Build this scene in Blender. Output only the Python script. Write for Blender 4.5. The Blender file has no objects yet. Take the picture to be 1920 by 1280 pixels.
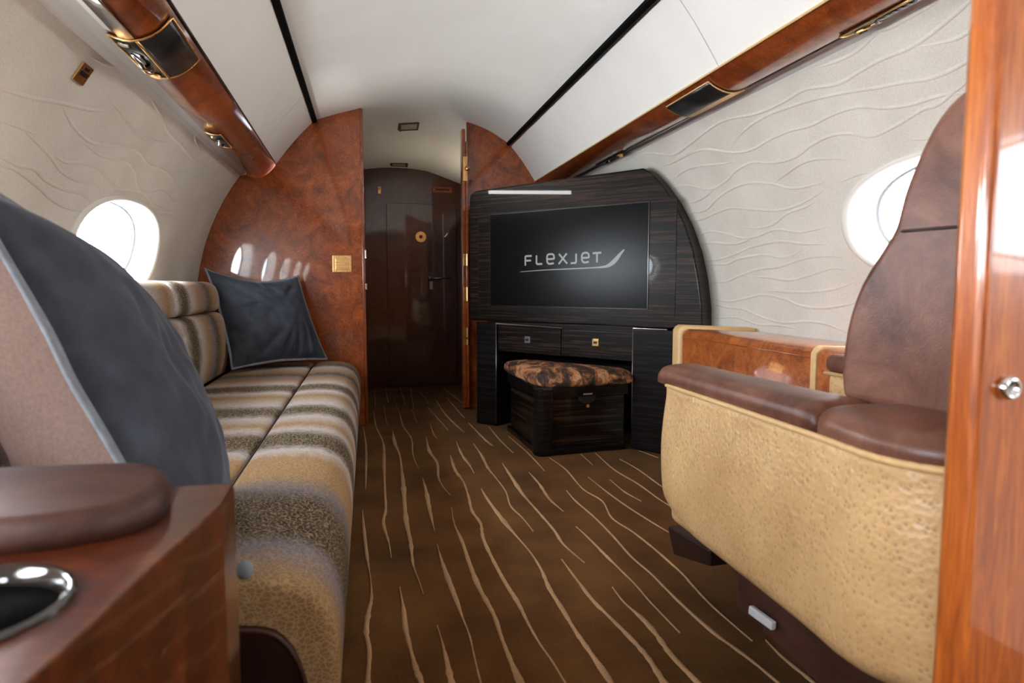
import bpy, bmesh, math, random
from mathutils import Vector, Matrix, noise
random.seed(7)
S = bpy.context.scene
COL = S.collection

# ------------------------------------------------------------------ camera
F = 1240.0; CX, CY = 960, 640
TH = math.atan(105/F); PS = math.atan(270/F*math.cos(TH))
CAM = Vector((0, 0, .80))
FW = Vector((math.sin(PS)*math.cos(TH), math.cos(PS)*math.cos(TH), -math.sin(TH)))
RT = Vector((math.cos(PS), -math.sin(PS), 0)); UP = RT.cross(FW)
cd = bpy.data.cameras.new('camera'); cam = bpy.data.objects.new('camera', cd); COL.objects.link(cam)
M3 = Matrix((RT, UP, -FW)).transposed()
cam.matrix_world = Matrix.Translation(CAM) @ M3.to_4x4()
cd.sensor_width = 36; cd.lens = F/1920*36; cd.clip_start = .02
cd.dof.use_dof = True; cd.dof.focus_distance = 2.6; cd.dof.aperture_fstop = 5.0
S.camera = cam

# ------------------------------------------------------------------ daylight
W = bpy.data.worlds.new('sky'); S.world = W; W.use_nodes = True
nt = W.node_tree; nt.nodes.clear()
tc = nt.nodes.new('ShaderNodeTexCoord'); sx = nt.nodes.new('ShaderNodeSeparateXYZ')
mr = nt.nodes.new('ShaderNodeMapRange'); mr.interpolation_type = 'SMOOTHSTEP'
mr.inputs['From Min'].default_value = 1.0; mr.inputs['From Max'].default_value = -1.0
mr.inputs['To Min'].default_value = 8.0; mr.inputs['To Max'].default_value = 26.0   # the sun stands behind haze on the left
bg = nt.nodes.new('ShaderNodeBackground'); wo = nt.nodes.new('ShaderNodeOutputWorld')
bg.inputs[0].default_value = (.88, .95, 1.03, 1)
nt.links.new(tc.outputs['Generated'], sx.inputs[0]); nt.links.new(sx.outputs['X'], mr.inputs[0])
nt.links.new(mr.outputs[0], bg.inputs[1]); nt.links.new(bg.outputs[0], wo.inputs[0])

S.view_settings.view_transform = 'Standard'; S.view_settings.look = 'None'
S.view_settings.gamma = 1; S.view_settings.use_curve_mapping = False
S.view_settings.exposure = 0.65
S.cycles.max_bounces = 10; S.cycles.diffuse_bounces = 6; S.cycles.glossy_bounces = 4
S.cycles.sample_clamp_indirect = 6; S.cycles.caustics_reflective = False; S.cycles.blur_glossy = .5
S.cycles.use_denoising = True

def area(name, loc, rot, sx_, sy_, power, col=(1, 1, 1), portal=False):
    l = bpy.data.lights.new(name, 'AREA'); l.shape = 'RECTANGLE'; l.size = sx_; l.size_y = sy_
    l.energy = power; l.color = col
    o = bpy.data.objects.new(name, l); o.location = loc; o.rotation_euler = rot; COL.objects.link(o)
    if portal: l.cycles.is_portal = True
    return o

# unseen area lights added along both rails' upper edges to brighten the ceiling
for x_, z_, dx_, slope, yc_, len_, p_ in ((-.388, 1.482, 1, -.019, -.15, 4.8, 7.8), (-.443, 1.482, 1, -.019, 3.36, .6, 1.1), (1.050, 1.492, -1, 0, .55, 6.2, 5)):
    ya = Vector((slope, 1, 0)).normalized(); zd = -Vector((dx_, 0, .22)).normalized(); xa = ya.cross(zd).normalized(); zd = xa.cross(ya)
    o = area('added_ceiling_fill', (0, 0, 0), (0, 0, 0), .045, len_, p_, (1, .985, .96))
    o.data.spread = math.radians(92)
    o.matrix_world = Matrix.Translation((x_, yc_, z_)) @ Matrix((xa, ya, zd)).transposed().to_4x4()

area('added_passage_fill', (.77, 4.75, 1.30), Vector((-.75, -.1, .66)).to_track_quat('-Z', 'Y').to_euler(), .05, .05, .9, (1, .86, .66))  # unseen fill lamp added to lift the dim passage

# ------------------------------------------------------------------ cabin constants
R, XC, ZC = 1.235, .33, .65
YL, YR, YV, Y0 = 3.837, 4.25, 5.25, -3.2      # left bulkhead, right bulkhead, lavatory wall, front end
def wx(side, z): return XC + side*math.sqrt(max(0, R*R-(z-ZC)**2))
def P(side, y, z, off=0):                         # point on the side wall; off = inward offset
    x = wx(side, z); n = Vector((x-XC, 0, z-ZC)).normalized()
    return Vector((x, y, z)) - n*off
def ray(x, y): return FW + RT*((x-CX)/F) + UP*((CY-y)/F)
def at(x, y, X=None, Y=None, Z=None):
    d = ray(x, y)
    t = (X-CAM.x)/d.x if X is not None else (Y-CAM.y)/d.y if Y is not None else (Z-CAM.z)/d.z
    return CAM + d*t
def onwall(x, y):
    d = ray(x, y); ox, oz = CAM.x-XC, CAM.z-ZC
    a = d.x**2+d.z**2; b = 2*(ox*d.x+oz*d.z); c = ox*ox+oz*oz-R*R
    return CAM + d*((-b+math.sqrt(b*b-4*a*c))/2/a)

# ------------------------------------------------------------------ materials
def new(name):
    m = bpy.data.materials.new(name); m.use_nodes = True; t = m.node_tree
    b = t.nodes['Principled BSDF']; return m, t, b
def N(t, kind, **kw):
    n = t.nodes.new('ShaderNode'+kind)
    for k, v in kw.items():
        if k in n.inputs: n.inputs[k].default_value = v
        else: setattr(n, k, v)
    return n
def L(t, a, b): t.links.new(a, b)
def ramp(t, stops, interp='LINEAR'):
    r = t.nodes.new('ShaderNodeValToRGB'); r.color_ramp.interpolation = interp
    e = r.color_ramp.elements
    e[0].position, e[0].color = stops[0][0], (*stops[0][1], 1)
    e[1].position, e[1].color = stops[-1][0], (*stops[-1][1], 1)
    for p, c in stops[1:-1]: k = e.new(p); k.color = (*c, 1)
    return r
def coords(t, scale=(1, 1, 1), rot=(0, 0, 0)):
    c = N(t, 'TexCoord'); m = N(t, 'Mapping'); m.inputs['Scale'].default_value = scale; m.inputs['Rotation'].default_value = rot
    L(t, c.outputs['Object'], m.inputs[0]); return m.outputs[0]
def bump(t, b, h, strength=.3, dist=.002):
    n = N(t, 'Bump'); n.inputs['Strength'].default_value = strength; n.inputs['Distance'].default_value = dist
    L(t, h, n.inputs['Height']); L(t, n.outputs[0], b.inputs['Normal'])
def flat(name, col, rough=.5, metal=0, coat=0, emit=None, spec=.5):
    m, t, b = new(name); b.inputs['Base Color'].default_value = (*col, 1); b.inputs['Roughness'].default_value = rough
    b.inputs['Metallic'].default_value = metal; b.inputs['Coat Weight'].default_value = coat
    b.inputs['Specular IOR Level'].default_value = spec
    n = N(t, 'TexNoise', Scale=140.0); r = N(t, 'MapRange'); r.inputs['To Min'].default_value = rough*.9; r.inputs['To Max'].default_value = min(1, rough*1.12)
    L(t, coords(t), n.inputs['Vector']); L(t, n.outputs[0], r.inputs[0]); L(t, r.outputs[0], b.inputs['Roughness'])
    if emit: b.inputs['Emission Color'].default_value = (*emit, 1); b.inputs['Emission Strength'].default_value = 1
    return m
def burl(name, dark, mid, light, scale=1.0, stretch=(1, 1, 1), coat=1.0, rough=.3, coatrough=.03):
    m, t, b = new(name); v = coords(t, stretch)
    n1 = N(t, 'TexNoise', Scale=9*scale, Detail=6.0, Roughness=.62, Distortion=1.2); L(t, v, n1.inputs['Vector'])
    n2 = N(t, 'TexNoise', Scale=55*scale, Detail=5.0, Roughness=.7, Distortion=2.2); L(t, v, n2.inputs['Vector'])
    mx = N(t, 'Math', operation='MULTIPLY_ADD'); L(t, n2.outputs[0], mx.inputs[0]); mx.inputs[1].default_value = .5
    sc = N(t, 'Math', operation='MULTIPLY'); L(t, n1.outputs[0], sc.inputs[0]); sc.inputs[1].default_value = .5; L(t, sc.outputs[0], mx.inputs[2])
    r = ramp(t, [(.36, dark), (.5, mid), (.64, light)]); L(t, mx.outputs[0], r.inputs[0])
    L(t, r.outputs[0], b.inputs['Base Color']); b.inputs['Roughness'].default_value = rough
    b.inputs['Coat Weight'].default_value = coat; b.inputs['Coat Roughness'].default_value = coatrough
    return m
M = {}
M['burl'] = burl('burl_veneer', (.085, .014, .002), (.26, .051, .006), (.46, .112, .014), 1.0)
M['burl_ledge'] = burl('burl_ledge', (.10, .022, .005), (.34, .085, .018), (.55, .17, .04), 1.6)
M['burl_rail'] = burl('burl_rail', (.07, .013, .003), (.19, .038, .007), (.32, .075, .014), 1.2, coatrough=.06)
M['shadedwood'] = burl('shaded_lavatory_veneer', (.028, .007, .003), (.055, .014, .005), (.085, .024, .008), .8, (1, 1, .5))  # same wood again, the passage's shade put into its colour
M['column'] = burl('striped_column_veneer', (.16, .030, .006), (.38, .085, .012), (.60, .17, .025), .55, (3.2, 3.2, .22), coatrough=.05)
M['cabinet'] = burl('red_cabinet_veneer', (.022, .004, .001), (.070, .012, .003), (.15, .030, .006), .7, (.6, 1.6, .6), coatrough=.05)
# ebony, long horizontal streaks
def ebony(name, hi):
    m, t, b = new(name); v = coords(t, (1.3, 1.3, 62))
    n = N(t, 'TexNoise', Scale=1.6, Detail=5.0, Roughness=.65); L(t, v, n.inputs['Vector'])
    r = ramp(t, [(.38, (.002, .0015, .0015)), (.52, (.006, .004, .003)), (.60, hi), (.66, (.005, .0035, .003))]); L(t, n.outputs[0], r.inputs[0])
    L(t, r.outputs[0], b.inputs['Base Color']); b.inputs['Roughness'].default_value = .35; b.inputs['Specular IOR Level'].default_value = .15
    b.inputs['Coat Weight'].default_value = .4; b.inputs['Coat IOR'].default_value = 1.38; b.inputs['Coat Roughness'].default_value = .03; return m
M['ebony'] = ebony('striped_ebony', (.050, .026, .015)); M['pillar'] = ebony('black_ebony_pillar', (.016, .014, .016))
# cream woven wall
def cloth(name, a, c, sc=260, rough=.8, bs=.25):
    m, t, b = new(name); v = coords(t)
    n = N(t, 'TexNoise', Scale=float(sc), Detail=3.0); L(t, v, n.inputs['Vector'])
    n3 = N(t, 'TexNoise', Scale=5.0, Detail=3.0); L(t, v, n3.inputs['Vector'])
    mx = N(t, 'Math', operation='MULTIPLY_ADD'); L(t, n3.outputs[0], mx.inputs[0]); mx.inputs[1].default_value = .45
    s = N(t, 'Math', operation='MULTIPLY'); L(t, n.outputs[0], s.inputs[0]); s.inputs[1].default_value = .55; L(t, s.outputs[0], mx.inputs[2])
    r = ramp(t, [(.35, a), (.65, c)]); L(t, mx.outputs[0], r.inputs[0]); L(t, r.outputs[0], b.inputs['Base Color'])
    b.inputs['Roughness'].default_value = rough; bump(t, b, n.outputs[0], bs, .001); return m
M['wall'] = cloth('cream_wall_fabric', (.60, .555, .48), (.74, .70, .62), 240)
M['ceiling'] = cloth('ceiling_suede', (.76, .74, .69), (.82, .80, .76), 300, .75, .08)
M['strip'] = flat('grey_side_strip', (.46, .44, .43), .4)
M['black'] = flat('black_plastic', (.008, .008, .009), .35)
M['blackgloss'] = flat('black_gloss_trim', (.010, .007, .006), .25, coat=.2)
M['smoke'] = flat('smoky_grey_cover', (.20, .16, .145), .3, coat=.5)
M['rimblack'] = flat('polished_black_rim', (.02, .015, .012), .06, coat=1)
M['matte'] = flat('matte_black', (.004, .004, .004), .9, spec=.05)
M['plate'] = flat('satin_silver_label', (.62, .62, .64), .4)
M['gold'] = flat('brushed_gold', (.85, .52, .20), .28, 1)
M['chrome'] = flat('polished_chrome', (.80, .80, .82), .12, 1)
M['dull'] = flat('dull_steel', (.30, .30, .31), .3, 1)
M['white'] = flat('cream_window_plastic', (.82, .80, .74), .35)
M['seal'] = flat('grey_window_seal', (.35, .38, .42), .5)
M['grille'] = flat('vent_grille', (.42, .36, .28), .5)
M['grilledark'] = flat('vent_slot', (.10, .07, .05), .6)
M['tan'] = cloth('smooth_tan_leather', (.60, .38, .16), (.70, .46, .22), 90, .45, .06)
M['velvet'] = cloth('slate_velvet', (.017, .021, .031), (.044, .052, .070), 22, .75, .2)
for k in ('velvet',):
    b = M[k].node_tree.nodes['Principled BSDF']; b.inputs['Sheen Weight'].default_value = .45; b.inputs['Sheen Roughness'].default_value = .35
    b.inputs['Sheen Tint'].default_value = (.55, .66, .85, 1)
M['flange'] = cloth('grey_blue_flange', (.16, .18, .20), (.26, .28, .30), 60, .8, .3)
M['taupe'] = cloth('taupe_linen', (.19, .115, .090), (.26, .165, .130), 200, .9, .5)
def leather(name, a, c, d, rough=.36):
    m, t, b = new(name); v = coords(t)
    n = N(t, 'TexNoise', Scale=7.0, Detail=7.0, Roughness=.7, Distortion=.6); L(t, v, n.inputs['Vector'])
    r = ramp(t, [(.34, a), (.5, c), (.68, d)]); L(t, n.outputs[0], r.inputs[0]); L(t, r.outputs[0], b.inputs['Base Color'])
    k = N(t, 'TexVoronoi', Scale=380.0); L(t, v, k.inputs['Vector']); bump(t, b, k.outputs[0], .25, .0008)
    b.inputs['Roughness'].default_value = rough; b.inputs['Specular IOR Level'].default_value = .38; return m
M['leather'] = leather('distressed_brown_leather', (.075, .026, .016), (.155, .061, .039), (.25, .110, .072))
M['armleather'] = leather('dark_brown_leather', (.028, .009, .005), (.052, .018, .011), (.08, .029, .018), .5)
M['darkleather'] = leather('near_black_leather', (.012, .004, .003), (.020, .007, .005), (.03, .011, .008), .4)
# ostrich hide
m, t, b = new('ostrich_hide'); M['ostrich'] = m; v = coords(t)
nz = N(t, 'TexNoise', Scale=6.0, Detail=3.0); L(t, v, nz.inputs['Vector'])
wob = N(t, 'TexNoise', Scale=90.0, Detail=2.0); L(t, v, wob.inputs['Vector'])
vr = N(t, 'TexVoronoi', Scale=105.0); vr.feature = 'F1'; vr.inputs['Randomness'].default_value = .85; L(t, v, vr.inputs['Vector'])
q = ramp(t, [(.0, (.25, .25, .25)), (.16, (.55, .55, .55)), (.34, (1, 1, 1))]); L(t, vr.outputs['Distance'], q.inputs[0])
r = ramp(t, [(.3, (.50, .29, .125)), (.7, (.68, .43, .20))]); L(t, nz.outputs[0], r.inputs[0])
mx = N(t, 'Mix'); mx.data_type = 'RGBA'; mx.blend_type = 'MULTIPLY'; mx.inputs[0].default_value = .62
L(t, r.outputs[0], mx.inputs[6]); L(t, q.outputs[0], mx.inputs[7]); L(t, mx.outputs[2], b.inputs['Base Color'])
ad = N(t, 'Math', operation='MULTIPLY_ADD'); L(t, wob.outputs[0], ad.inputs[0]); ad.inputs[1].default_value = .5; L(t, vr.outputs['Distance'], ad.inputs[2])
b.inputs['Roughness'].default_value = .42; bump(t, b, ad.outputs[0], .55, .003)
# carpet
m, t, b = new('brown_carpet'); M['carpet'] = m; v = coords(t)
n1 = N(t, 'TexNoise', Scale=5.0, Detail=4.0); L(t, v, n1.inputs['Vector'])
n2 = N(t, 'TexNoise', Scale=420.0, Detail=2.0); L(t, v, n2.inputs['Vector'])
ad = N(t, 'Math', operation='MULTIPLY_ADD'); L(t, n2.outputs[0], ad.inputs[0]); ad.inputs[1].default_value = .45
s = N(t, 'Math', operation='MULTIPLY'); s.inputs[1].default_value = .6; L(t, n1.outputs[0], s.inputs[0]); L(t, s.outputs[0], ad.inputs[2])
r = ramp(t, [(.36, (.046, .017, .004)), (.66, (.145, .062, .017))]); L(t, ad.outputs[0], r.inputs[0]); L(t, r.outputs[0], b.inputs['Base Color'])
b.inputs['Roughness'].default_value = .95; b.inputs['Specular IOR Level'].default_value = .1; b.inputs['Sheen Weight'].default_value = .08; b.inputs['Sheen Tint'].default_value = (.9, .6, .35, 1); bump(t, b, n2.outputs[0], .6, .003)
M['stripe'] = cloth('gold_carpet_pile', (.27, .145, .062), (.52, .32, .165), 300, .9, .6)
# sofa fabric: bands across the seat, netted like snakeskin
m, t, b = new('banded_net_fabric'); M['sofa'] = m
geo = N(t, 'NewGeometry'); sp = N(t, 'SeparateXYZ'); L(t, geo.outputs['Position'], sp.inputs[0])
nn = N(t, 'TexNoise', Scale=3.0, Detail=2.0); L(t, geo.outputs['Position'], nn.inputs['Vector'])
sp2 = N(t, 'TexNoise', Scale=45.0, Detail=2.0); L(t, geo.outputs['Position'], sp2.inputs['Vector'])
yy = N(t, 'Math', operation='MULTIPLY_ADD'); L(t, nn.outputs[0], yy.inputs[0]); yy.inputs[1].default_value = .08; L(t, sp.outputs['Y'], yy.inputs[2])
yz = N(t, 'Math', operation='MULTIPLY_ADD'); L(t, sp2.outputs[0], yz.inputs[0]); yz.inputs[1].default_value = .07; L(t, yy.outputs[0], yz.inputs[2])
mp = N(t, 'MapRange'); L(t, yz.outputs[0], mp.inputs[0]); mp.inputs[1].default_value = .875; mp.inputs[2].default_value = 3.875
tanc, grey, dk, wh, gold = (.44, .27, .13), (.25, .225, .25), (.008, .006, .005), (.62, .58, .57), (.36, .22, .095)
bands = [(.8, tanc), (.98, gold), (1.10, grey), (1.17, dk), (1.33, dk), (1.42, grey), (1.50, tanc), (1.66, tanc), (1.74, wh), (1.80, dk), (1.92, dk), (2.0, wh),
         (2.08, tanc), (2.2, wh), (2.27, dk), (2.34, dk), (2.42, wh), (2.62, gold), (2.72, wh), (2.80, dk), (2.88, dk), (2.95, wh), (3.08, tanc), (3.18, grey), (3.25, dk), (3.33, tanc), (3.5, wh), (3.60, dk), (3.66, grey), (3.75, tanc)]
fr = ramp(t, [((max(.8, y)-.8)/3.0, c) for y, c in bands]); L(t, mp.outputs[0], fr.inputs[0])
ms = [((max(.8, y)-.8)/3.0, (.8, .8, .8) if c == dk else (.4, .4, .4) if c in (tanc, gold) else (.2, .2, .2)) for y, c in bands]
mr2 = ramp(t, ms); L(t, mp.outputs[0], mr2.inputs[0])
mpn = N(t, 'Mapping'); mpn.inputs['Scale'].default_value = (.8, 1.5, 1.2)
wn = N(t, 'TexNoise', Scale=60.0, Detail=1.0); L(t, geo.outputs['Position'], wn.inputs['Vector'])
wv_ = N(t, 'VectorMath', operation='MULTIPLY_ADD'); L(t, wn.outputs['Color'], wv_.inputs[0]); wv_.inputs[1].default_value = (.012, .012, .012); L(t, geo.outputs['Position'], wv_.inputs[2]); L(t, wv_.outputs[0], mpn.inputs[0])
vo = N(t, 'TexVoronoi', Scale=125.0); vo.feature = 'DISTANCE_TO_EDGE'; L(t, mpn.outputs[0], vo.inputs['Vector'])
er = ramp(t, [(.045, (1, 1, 1)), (.11, (0, 0, 0))]); L(t, vo.outputs['Distance'], er.inputs[0])
mm = N(t, 'Math', operation='MULTIPLY'); L(t, er.outputs[0], mm.inputs[0]); L(t, mr2.outputs[0], mm.inputs[1])
dkm = N(t, 'Mix'); dkm.data_type = 'RGBA'; dkm.blend_type = 'MULTIPLY'; dkm.inputs[0].default_value = .55; L(t, fr.outputs[0], dkm.inputs[6])
er2 = ramp(t, [(.06, (1, 1, 1)), (.16, (.5, .42, .36))]); L(t, vo.outputs['Distance'], er2.inputs[0]); L(t, er2.outputs[0], dkm.inputs[7])
mc = N(t, 'Mix'); mc.data_type = 'RGBA'; L(t, mm.outputs[0], mc.inputs[0]); L(t, dkm.outputs[2], mc.inputs[6]); mc.inputs[7].default_value = (.46, .34, .20, 1)
L(t, mc.outputs[2], b.inputs['Base Color']); b.inputs['Roughness'].default_value = .8; b.inputs['Specular IOR Level'].default_value = .15
bump(t, b, er.outputs[0], .4, .0015)
# pony-hide stool top
m, t, b = new('mottled_hide'); M['hide'] = m; v = coords(t, (1.2, .5, 1.0), (0, 0, -.5))
n = N(t, 'TexNoise', Scale=14.0, Detail=6.0, Roughness=.7, Distortion=1.0); L(t, v, n.inputs['Vector'])
r = ramp(t, [(.36, (.012, .010, .012)), (.46, (.06, .03, .018)), (.54, (.38, .14, .05)), (.62, (.62, .34, .17)), (.7, (.10, .045, .02))]); L(t, n.outputs[0], r.inputs[0])
L(t, r.outputs[0], b.inputs['Base Color']); b.inputs['Roughness'].default_value = .65; bump(t, b, n.outputs[0], .6, .006)
# screen
m, t, b = new('television_screen'); M['screen'] = m
b.inputs['Base Color'].default_value = (.004, .004, .004, 1); b.inputs['Roughness'].default_value = .25; b.inputs['Specular IOR Level'].default_value = .10
sn = N(t, 'TexNoise', Scale=900.0); L(t, coords(t), sn.inputs['Vector']); bump(t, b, sn.outputs[0], .02, .0002)
M['logo'] = flat('lit_logo', (.05, .05, .05), .5, emit=(.17, .17, .165))
# glass panes: light goes straight through, with a faint reflection
m, t, b = new('window_glass'); M['glass'] = m
tr = N(t, 'BsdfTransparent'); gl = N(t, 'BsdfGlossy', Roughness=.02); mixs = N(t, 'MixShader'); mixs.inputs[0].default_value = .05
L(t, tr.outputs[0], mixs.inputs[1]); L(t, gl.outputs[0], mixs.inputs[2]); L(t, mixs.outputs[0], t.nodes['Material Output'].inputs['Surface'])

# ------------------------------------------------------------------ mesh helpers
def empty(name, loc, label=None, cat=None, group=None):
    o = bpy.data.objects.new(name, None); o.location = loc; o.empty_display_size = .05; COL.objects.link(o); tag(o, label, cat, group); return o
def tag(o, label=None, cat=None, group=None, kind=None):
    if label: o['label'] = label
    if cat: o['category'] = cat
    if group: o['group'] = group
    if kind: o['kind'] = kind
    return o
def wloc(o):
    v = Vector((0, 0, 0))
    while o: v += o.location; o = o.parent
    return v
def mesh(name, vs, fs, mat, parent=None, smooth=False, bev=0, sub=0, seg=2, angle=None):
    """vs in world coordinates; the object sits at its own base centre"""
    vs = [Vector(v) for v in vs]
    mn = Vector([min(v[i] for v in vs) for i in range(3)]); mxx = Vector([max(v[i] for v in vs) for i in range(3)])
    c = Vector(((mn.x+mxx.x)/2, (mn.y+mxx.y)/2, mn.z))
    me = bpy.data.meshes.new(name); me.from_pydata([v-c for v in vs], [], fs)
    bm = bmesh.new(); bm.from_mesh(me); bmesh.ops.recalc_face_normals(bm, faces=bm.faces); bm.to_mesh(me); bm.free()
    me.materials.append(mat); o = bpy.data.objects.new(name, me); COL.objects.link(o)
    o.location = c
    if parent: o.parent = parent; o.location = c - wloc(parent)
    if smooth:
        me.polygons.foreach_set('use_smooth', [True]*len(me.polygons))
    if bev:
        b = o.modifiers.new('bevel', 'BEVEL'); b.width = bev; b.segments = seg; b.limit_method = 'ANGLE'; b.angle_limit = .6; b.harden_normals = True
        me.polygons.foreach_set('use_smooth', [True]*len(me.polygons))
    if sub:
        s_ = o.modifiers.new('sub', 'SUBSURF'); s_.levels = sub; s_.render_levels = sub
    return o
class G:
    """collects geometry"""
    def __init__(s): s.v, s.f = [], []
    def add(s, vs, fs):
        n = len(s.v); s.v += [Vector(v) for v in vs]; s.f += [tuple(i+n for i in f) for f in fs]; return s
    def box(s, a, b):
        x0, y0, z0 = a; x1, y1, z1 = b
        return s.add([(x0,y0,z0),(x1,y0,z0),(x1,y1,z0),(x0,y1,z0),(x0,y0,z1),(x1,y0,z1),(x1,y1,z1),(x0,y1,z1)],
                     [(0,3,2,1),(4,5,6,7),(0,1,5,4),(1,2,6,5),(2,3,7,6),(3,0,4,7)])
    def obox(s, c, ax, ay, az, hx, hy, hz):       # oriented box
        c = Vector(c); q = []
        for k in (-1, 1):
            for i, j in ((-1,-1),(1,-1),(1,1),(-1,1)): q.append(c+ax*hx*i+ay*hy*j+az*hz*k)
        return s.add(q, [(0,3,2,1),(4,5,6,7),(0,1,5,4),(1,2,6,5),(2,3,7,6),(3,0,4,7)])
    def grid(s, rows, closed=False, caps=False):
        n = len(rows[0]); base = len(s.v)
        for r_ in rows: s.v += [Vector(p) for p in r_]
        for i in range(len(rows)-1):
            for j in range(n if closed else n-1):
                k = (j+1) % n; s.f.append((base+i*n+j, base+i*n+k, base+(i+1)*n+k, base+(i+1)*n+j))
        if caps:
            s.f.append(tuple(base+j for j in range(n))); s.f.append(tuple(base+(len(rows)-1)*n+j for j in reversed(range(n))))
        return s
    def tube(s, pts, r, n=8, closed=False, caps=True):
        pts = [Vector(p) for p in pts]; rows = []; prev = None
        m_ = len(pts)
        for i, p in enumerate(pts):
            a = pts[(i-1) % m_] if closed or i else p; c_ = pts[(i+1) % m_] if closed or i < m_-1 else p
            d = (c_-a).normalized()
            if prev is None: prev = d.orthogonal().normalized()
            u = (prev - d*prev.dot(d)).normalized(); prev = u; w = d.cross(u)
            rr = r[i] if isinstance(r, (list, tuple)) else r
            rows.append([p+u*rr*math.cos(2*math.pi*k/n)+w*rr*math.sin(2*math.pi*k/n) for k in range(n)])
        if closed: rows.append(rows[0])
        return s.grid(rows, True, caps and not closed)
    def disc(s, c, nrm, r, h, n=24, r2=None):     # cylinder from c along nrm
        c = Vector(c); nrm = Vector(nrm).normalized(); u = nrm.orthogonal().normalized(); w = nrm.cross(u); r2 = r if r2 is None else r2
        ring = lambda rr, o: [c+nrm*o+(u*math.cos(2*math.pi*k/n)+w*math.sin(2*math.pi*k/n))*rr for k in range(n)]
        return s.grid([ring(r, 0), ring(r2, h)], True, True)
    def out(s, name, mat, parent=None, **kw): return mesh(name, s.v, s.f, mat, parent, **kw)
def box(name, a, b, mat, parent=None, bev=.003, **kw): return G().box(a, b).out(name, mat, parent, bev=bev, **kw)
def smooth_path(pts, k=6):
    pts = [Vector(p) for p in pts]
    if len(pts) < 3: return pts
    out = []
    for i in range(len(pts)-1):
        p0 = pts[max(0, i-1)]; p1 = pts[i]; p2 = pts[i+1]; p3 = pts[min(len(pts)-1, i+2)]
        for j in range(k):
            t_ = j/k; out.append(.5*((2*p1)+(p2-p0)*t_+(2*p0-5*p1+4*p2-p3)*t_*t_+(3*p1-p0-3*p2+p3)*t_**3))
    out.append(pts[-1]); return out
def extrude_y(prof, y0, y1, steps=1): return [[Vector((x, y0+(y1-y0)*i/steps, z)) for x, z in prof] for i in range(steps+1)]

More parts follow.
